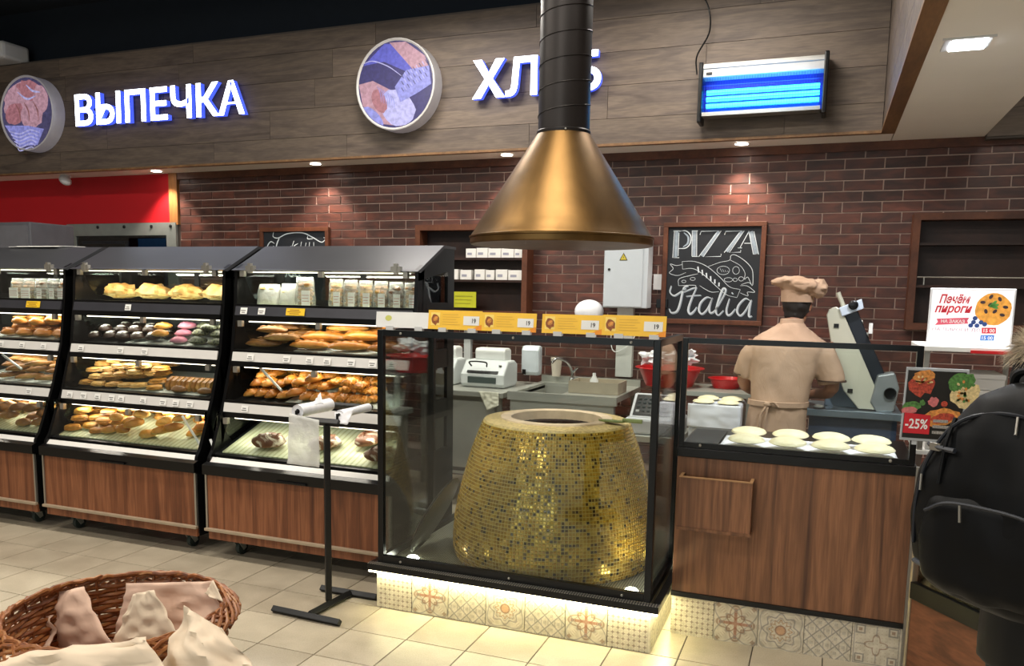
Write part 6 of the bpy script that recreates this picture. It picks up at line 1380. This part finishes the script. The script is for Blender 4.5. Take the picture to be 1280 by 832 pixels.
for k, (cx_, cy3, a, b_, mi) in enumerate(((.055, .225, .05, .045, 0), (.06, .262, .042, .022, 1), (.215, .20, .055, .07, 3), (.20, .245, .05, .035, 2), (.175, .225, .02, .022, 2), (.105, .155, .020, .020, 4), (.145, .15, .012, .012, 0), (.065, .15, .010, .012, 2), (.025, .13, .035, .022, 2), (.02, .115, .03, .016, 4), (.14, .095, .07, .035, 1), (.145, .09, .045, .02, 0))):
    fb.flat(clip(ell(cx_-.127, cy3-.15, a, b_, 18, .2, .35, k), 99), MP @ Matrix.Translation((.127, .15, 0)), .0006+.0002*k, mi)
for k in range(26):
    q = R.uniform(0, 6.3); r = R.uniform(0, .04); fb.flat(ell(.055+r*math.cos(q), .235+r*.9*math.sin(q), .006, .004, 6, q), MP, .0034, (1, 3, 0)[k % 3]); q = R.uniform(0, 6.3); fb.flat(ell(.215+r*math.cos(q), .20+r*1.3*math.sin(q), .007, .005, 6, q), MP, .0034, (2, 1, 3)[k % 3])
mk('food_picture', fb, foods, dpst)
mk('red_corner', MB().flat([(.002, .02), (.10, .02), (.10, .10), (.002, .105)], MP, .0045), P('corner_red', '#c0202c', .4), dpst)
tx = MB(); fit_text(tx, '-25%', MP, .008, .092, .040, .082, .005, bold=.02); mk('discount_lettering', tx, white, dpst)
tx = MB()
for j in range(3): tx.flat([(.11, .024+.024*j), (.165+.01*(j % 2), .024+.024*j), (.165+.01*(j % 2), .036+.024*j), (.11, .036+.024*j)], MP, .0045)
mk('small_print', tx, P('print_greywhite', '#8f8b86', .5, var=.5, scale=200), dpst)

# display unit with sweets at the right
U0, uu, vv_ = Vector((.405, 3.70, 0)), Vector((.595, -.80, 0)).normalized(), Vector((0, 0, 1)); MU = frame(U0, uu, vv_)
du = thing('sweets_cabinet', 'wood-fronted display cabinet of colourful packets standing askew in front of the rack', 'display case', (.75, 3.5, 0))
def pb_(nm, u0, u1, n0, n1, z0, z1, mat, par=du, bev=0, label=None): return mk(nm, MB().prism([(u0, z0), (u1, z0), (u1, z1), (u0, z1)], MU @ Matrix.Translation((0, 0, n0)), n1-n0), mat, par, bev=bev)
pb_('front_panel', 0, 1.0, -.02, 0, .07, .368, W_unit); pb_('foot', 0, 1.0, -.04, -.02, 0, .07, black); pb_('side_panel', 0, .02, -.60, -.02, .07, .86, W_unit); pb_('side_panel', .98, 1.0, -.60, -.02, .07, .86, W_unit); pb_('back_panel', .02, .98, -.60, -.58, .07, .86, W_dark)
pb_('black_rail', -.005, 1.0, -.02, .01, .368, .44, blackgloss, bev=.003); pb_('cabinet_floor', .02, .98, -.58, -.02, .42, .438, P('shelf_grey', '#8f97a4', .4)); pb_('top_board', 0, 1.0, -.60, .0, .83, .86, blackgloss); pb_('edge_strip', -.012, 0, -.02, .006, 0, .86, P('steel_strip', '#b5a990', .3, .6))
pb_('price_ledge', .02, .98, -.012, -.008, .44, .492, P('ledge_film', '#7f8ba0', .3)); pb_('cabinet_glass', .02, .98, -.006, -.003, .44, .83, pane_m)
l = area('sweets_lamp', MU @ Vector((.5, .82, -.10)), (0, 0, math.atan2(uu.y, uu.x)), .9, .04, 5)
pk = [('blue', '#2450c8', .09, .22), ('striped blue', '#7484b8', .06, .17), ('red and orange', '#e0401c', .13, .21), ('brown', '#5c4630', .05, .15), ('teal', '#2a8aa0', .05, .16), ('green', '#5c9a4c', .06, .17), ('blue', '#2a60b4', .07, .18), ('yellow', '#d8b830', .08, .19), ('red', '#b8242c', .08, .17), ('white', '#d0d0d4', .08, .18)]
u = .028
for k, (cn, hx_, w_, h_) in enumerate(pk):
    t = thing('sweet_packet', f'{cn} packet, {ORD[k]} from the end nearest the wood-panelled counter, inside the sweets cabinet', 'packet', MU @ Vector((u+w_/2, .438, -.06)), 'packets in the sweets cabinet')
    mk('packet', MB().prism([(u, .4385), (u+w_-.004, .4385), (u+w_-.006, .44+h_), (u+.003, .44+h_*.97)], MU @ Matrix.Translation((0, 0, -.10)), .07), P('packet_%d' % k, hx_, .3, var=.2, scale=30), t, bev=.004)
    mk('packet_band', MB().flat([(u+.008, .44+h_*.55), (u+w_-.012, .44+h_*.5), (u+w_-.012, .44+h_*.82), (u+.008, .44+h_*.8)], MU, -.0292), P('band_%d' % k, ('#e8c84c', '#d8dce4', '#f0c030', '#c8a060', '#e0e4e8', '#d8e0a0', '#e8e8f0', '#c03020', '#f0d8d8', '#3060b0')[k], .35, var=.3, scale=50), t)
    if k == 2: mk('price_card', MB().flat([(u+.01, .442), (u+.10, .442), (u+.10, .50), (u+.01, .50)], MU, -.007), tag_y, t)
    u += w_+.006

# shopper with a backpack
jac = P('black_jacket', '#060708', .6, var=.2, scale=5, spec=.3); FX, FY = .62, .78; sp_ = thing('person', 'person in black jacket with fur-trimmed hood, wearing the large backpack', 'person', (.60, 2.24, 0)); yw = math.atan2(FY, FX)-PI/2
fv = Vector((FX, FY, 0)).normalized(); sv = Vector((fv.y, -fv.x, 0)); B0 = Vector((.60, 2.24, 0))
def L_(s, f, z): return B0+sv*s+fv*f+Vector((0, 0, z))
mb = MB(); mb.loft([ring(L_(0, f, z), rx, ry, yw) for f, z, rx, ry in ((0, .80, .14, .11), (0, 1.0, .13, .10), (0, 1.25, .16, .11), (0, 1.36, .15, .09), (0, 1.41, .06, .06))])
limb(mb, [L_(0, 0, 1.38), L_(0, .01, 1.44), L_(0, .02, 1.49)], [.052, .05, .05]); head(mb, L_(0, .04, 1.545), (FX, FY, -.05))
for k in (-1, 1):
    limb(mb, [L_(.17*k, 0, 1.33), L_(.24*k, .02, 1.06), L_(.20*k, .20, .95)], [.05, .04, .027]); hand(mb, L_(.20*k, .21, .95), fv+Vector((0, 0, -.1)), -k); limb(mb, [L_(.09*k, 0, .85), L_(.10*k, .02, .46), L_(.10*k, -.01, .09)], [.085, .058, .04])
fuse('body', mb, skin, sp_, .010, 3)
mb = MB()
for k in (-1, 1): mb.blob(L_(.03*k, .128, 1.56), (.009, .009, .007), 10, 6)
mk('eyes', mb, bpy.data.materials['eye_white'], sp_, True)
mb = MB(); mb.blob(L_(0, .02, 1.57), (.088, .10, .10), 24, 14, .1, 6, 3, rot=Matrix.Rotation(yw, 3, 'Z')); mb.blob(L_(0, -.03, 1.50), (.07, .06, .07), 18, 10, .2, 5, 2); fuse('hair', mb, hairm, sp_, .010, 2)
mb = MB(); mb.loft([ring(L_(0, f, z), rx, ry, yw, 32) for f, z, rx, ry in ((-.0, .72, .205, .165), (0, .82, .20, .165), (0, 1.0, .19, .155), (0, 1.2, .20, .16), (0, 1.32, .205, .145), (0, 1.38, .17, .12), (0, 1.43, .09, .085))])
for k in (-1, 1): limb(mb, [L_(.17*k, 0, 1.35), L_(.25*k, .02, 1.07), L_(.20*k, .17, .97)], [.078, .070, .055])
fuse('jacket', mb, jac, sp_, .013, 4, seed=12)
mb = MB(); mb.blob(L_(0, -.10, 1.42), (.145, .085, .075), 22, 14, .15, 3, 5, rot=Matrix.Rotation(yw, 3, 'Z')); mb.blob(L_(-.06, -.08, 1.46), (.09, .07, .06), 20, 12, .1, 3, 7, rot=Matrix.Rotation(yw, 3, 'Z')); fuse('hood', mb, jac, sp_, .012, 4, seed=5)
fur = MB(); RF = random.Random(5)
for k in range(3400):
    q = RF.uniform(-PI*1.08, PI*.08); rx, ry = .150, .105; c = L_(math.cos(q)*rx, math.sin(q)*ry-.045, 1.50+.012*math.sin(q*3)+RF.uniform(-.02, .02)); out = (sv*math.cos(q)+fv*math.sin(q)*.8+Vector((RF.gauss(0, .35), RF.gauss(0, .35), .25+RF.gauss(0, .55)))).normalized()
    Lh = RF.uniform(.03, .065); s = out.cross(Vector((0, 0, 1))).normalized()*.0011; e = c+out*Lh+Vector((0, 0, -Lh*.25)); m1 = c+out*Lh*.5
    fur.add([c-s, c+s, m1+s, e, m1-s], [(0, 1, 2, 4), (4, 2, 3)])
mk('hood_fur', fur, P('pale_fur', '#c4b49a', .7, var=.35, scale=70), sp_)['kind'] = 'stuff'
mb = MB()
for k in (-1, 1): limb(mb, [L_(.09*k, 0, .86), L_(.10*k, .02, .46), L_(.10*k, -.01, .07)], [.115, .085, .07])
fuse('trousers', mb, P('black_trousers', '#141519', .8), sp_, .014, 4)
for k in (-1, 1): mk('shoe', MB().blob(L_(.10*k, .05, .045), (.05, .135, .05), 18, 10, 0, flat=.1, rot=Matrix.Rotation(yw, 3, 'Z')), shoe, sp_, True)
# backpack
bpk = thing('backpack', 'large black backpack with pockets and zips on the back of the hooded person', 'backpack', (.42, 2.0, .95)); nyl = P('black_nylon', '#050608', .55, var=.4, scale=9, spec=.18)
C0 = Vector((.405, 1.985, 0)); bu = Vector((.80, -.60, 0)).normalized(); bn = Vector((bu.y, -bu.x, 0)); bn = -bn if bn.dot(fv) > 0 else bn
def K(u, n, z): return C0+bu*u+bn*n+Vector((0, 0, z))
def lo(levels): return [[K(uc+a*math.copysign(abs(math.cos(q))**.75, math.cos(q)), nc+b_*math.copysign(abs(math.sin(q))**.75, math.sin(q)), z) for q in [2*PI*k/32 for k in range(32)]] for uc, nc, z, a, b_ in levels]
mb = MB().loft(lo(((0, 0, .945, .12, .06), (0, 0, .965, .17, .09), (0, 0, 1.02, .205, .115), (0, 0, 1.12, .215, .12), (0, 0, 1.22, .205, .115), (.01, -.005, 1.32, .175, .10), (.02, -.015, 1.40, .125, .08), (.03, -.02, 1.435, .07, .05)))); fuse('main_compartment', mb, nyl, bpk, .010, 3, seed=21)
mb = MB().loft(lo(((0, .075, .975, .11, .03), (0, .085, 1.0, .145, .04), (0, .09, 1.09, .155, .042), (0, .088, 1.17, .145, .038), (0, .08, 1.20, .12, .025)))); fuse('front_pocket', mb, nyl, bpk, .010, 3, seed=8)
LV = [(.945, .12, .06), (.965, .17, .09), (1.02, .205, .115), (1.12, .215, .12), (1.22, .205, .115), (1.32, .175, .10), (1.40, .125, .08), (1.435, .07, .05)]
def on(u, z, e=.003):
    """a point on the outer face of the backpack"""
    for (z0, a0, b0), (z1, a1, b1) in zip(LV, LV[1:]):
        if z <= z1: break
    q = min(1, max(0, (z-z0)/(z1-z0))); a, b_ = a0+(a1-a0)*q, b0+(b1-b0)*q; return K(u, b_*max(0, 1-min(1, abs(u/a))**2.67)**.375+e-(.012 if z > 1.3 else 0), z)
zipm = P('zip_grey', '#22252c', .45, .3)
mk('zip', MB().tube(spline([on(u, z) for u, z in ((-.175, 1.06), (-.175, 1.16), (-.155, 1.26), (-.10, 1.345), (0, 1.375), (.10, 1.345), (.155, 1.26), (.175, 1.16))], 6), .004, 6), zipm, bpk, True)
mk('pocket_zip', MB().tube(spline([K(-.13, .126, 1.15), K(-.08, .132, 1.178), K(0, .134, 1.184), K(.08, .132, 1.178), K(.13, .126, 1.15)], 6), .004, 6), zipm, bpk, True)
for u in (-.115, .115): mk('side_seam', MB().tube(spline([on(u, z, .001) for z in (1.21, 1.26, 1.30, 1.35)], 5), .005, 6), nyl, bpk, True)
for u, z in ((-.165, 1.22), (.02, 1.372)): mk('zip_puller', MB().tube([on(u, z, .006), on(u+.004, z-.035, .008)], .0028, 6), greyalu, bpk, True)
mk('pocket_puller', MB().tube([K(-.05, .137, 1.18), K(-.046, .139, 1.145)], .0028, 6), greyalu, bpk, True)
mk('top_strap', MB().tube(spline([K(-.05, -.03, 1.42), K(-.03, -.02, 1.455), K(.05, -.02, 1.465), K(.07, -.03, 1.44)], 5), .009, 8), nyl, bpk, True)
for k in (-1, 1): mk('shoulder_strap', MB().tube(spline([K(.08*k, -.05, 1.38), L_(.12*k, -.10, 1.41), L_(.13*k, .02, 1.435), L_(.13*k, .13, 1.34), L_(.14*k, .175, 1.2), L_(.15*k, .17, 1.08)], 5), .013, 8), nyl, bpk, True)
strapm = P('strap_grey', '#2a2d35', .5)
for z in (1.285, 1.02): mk('side_strap', MB().tube(spline([on(u, z, .002) for u in (-.17, -.15, -.12, -.09)], 4), .006, 6), strapm, bpk, True)
mk('buckle', MB().prism([(-.012, -.008), (.012, -.008), (.012, .008), (-.012, .008)], frame(on(-.14, 1.285, .002), bu, (0, 0, 1)), .006), greyalu, bpk)
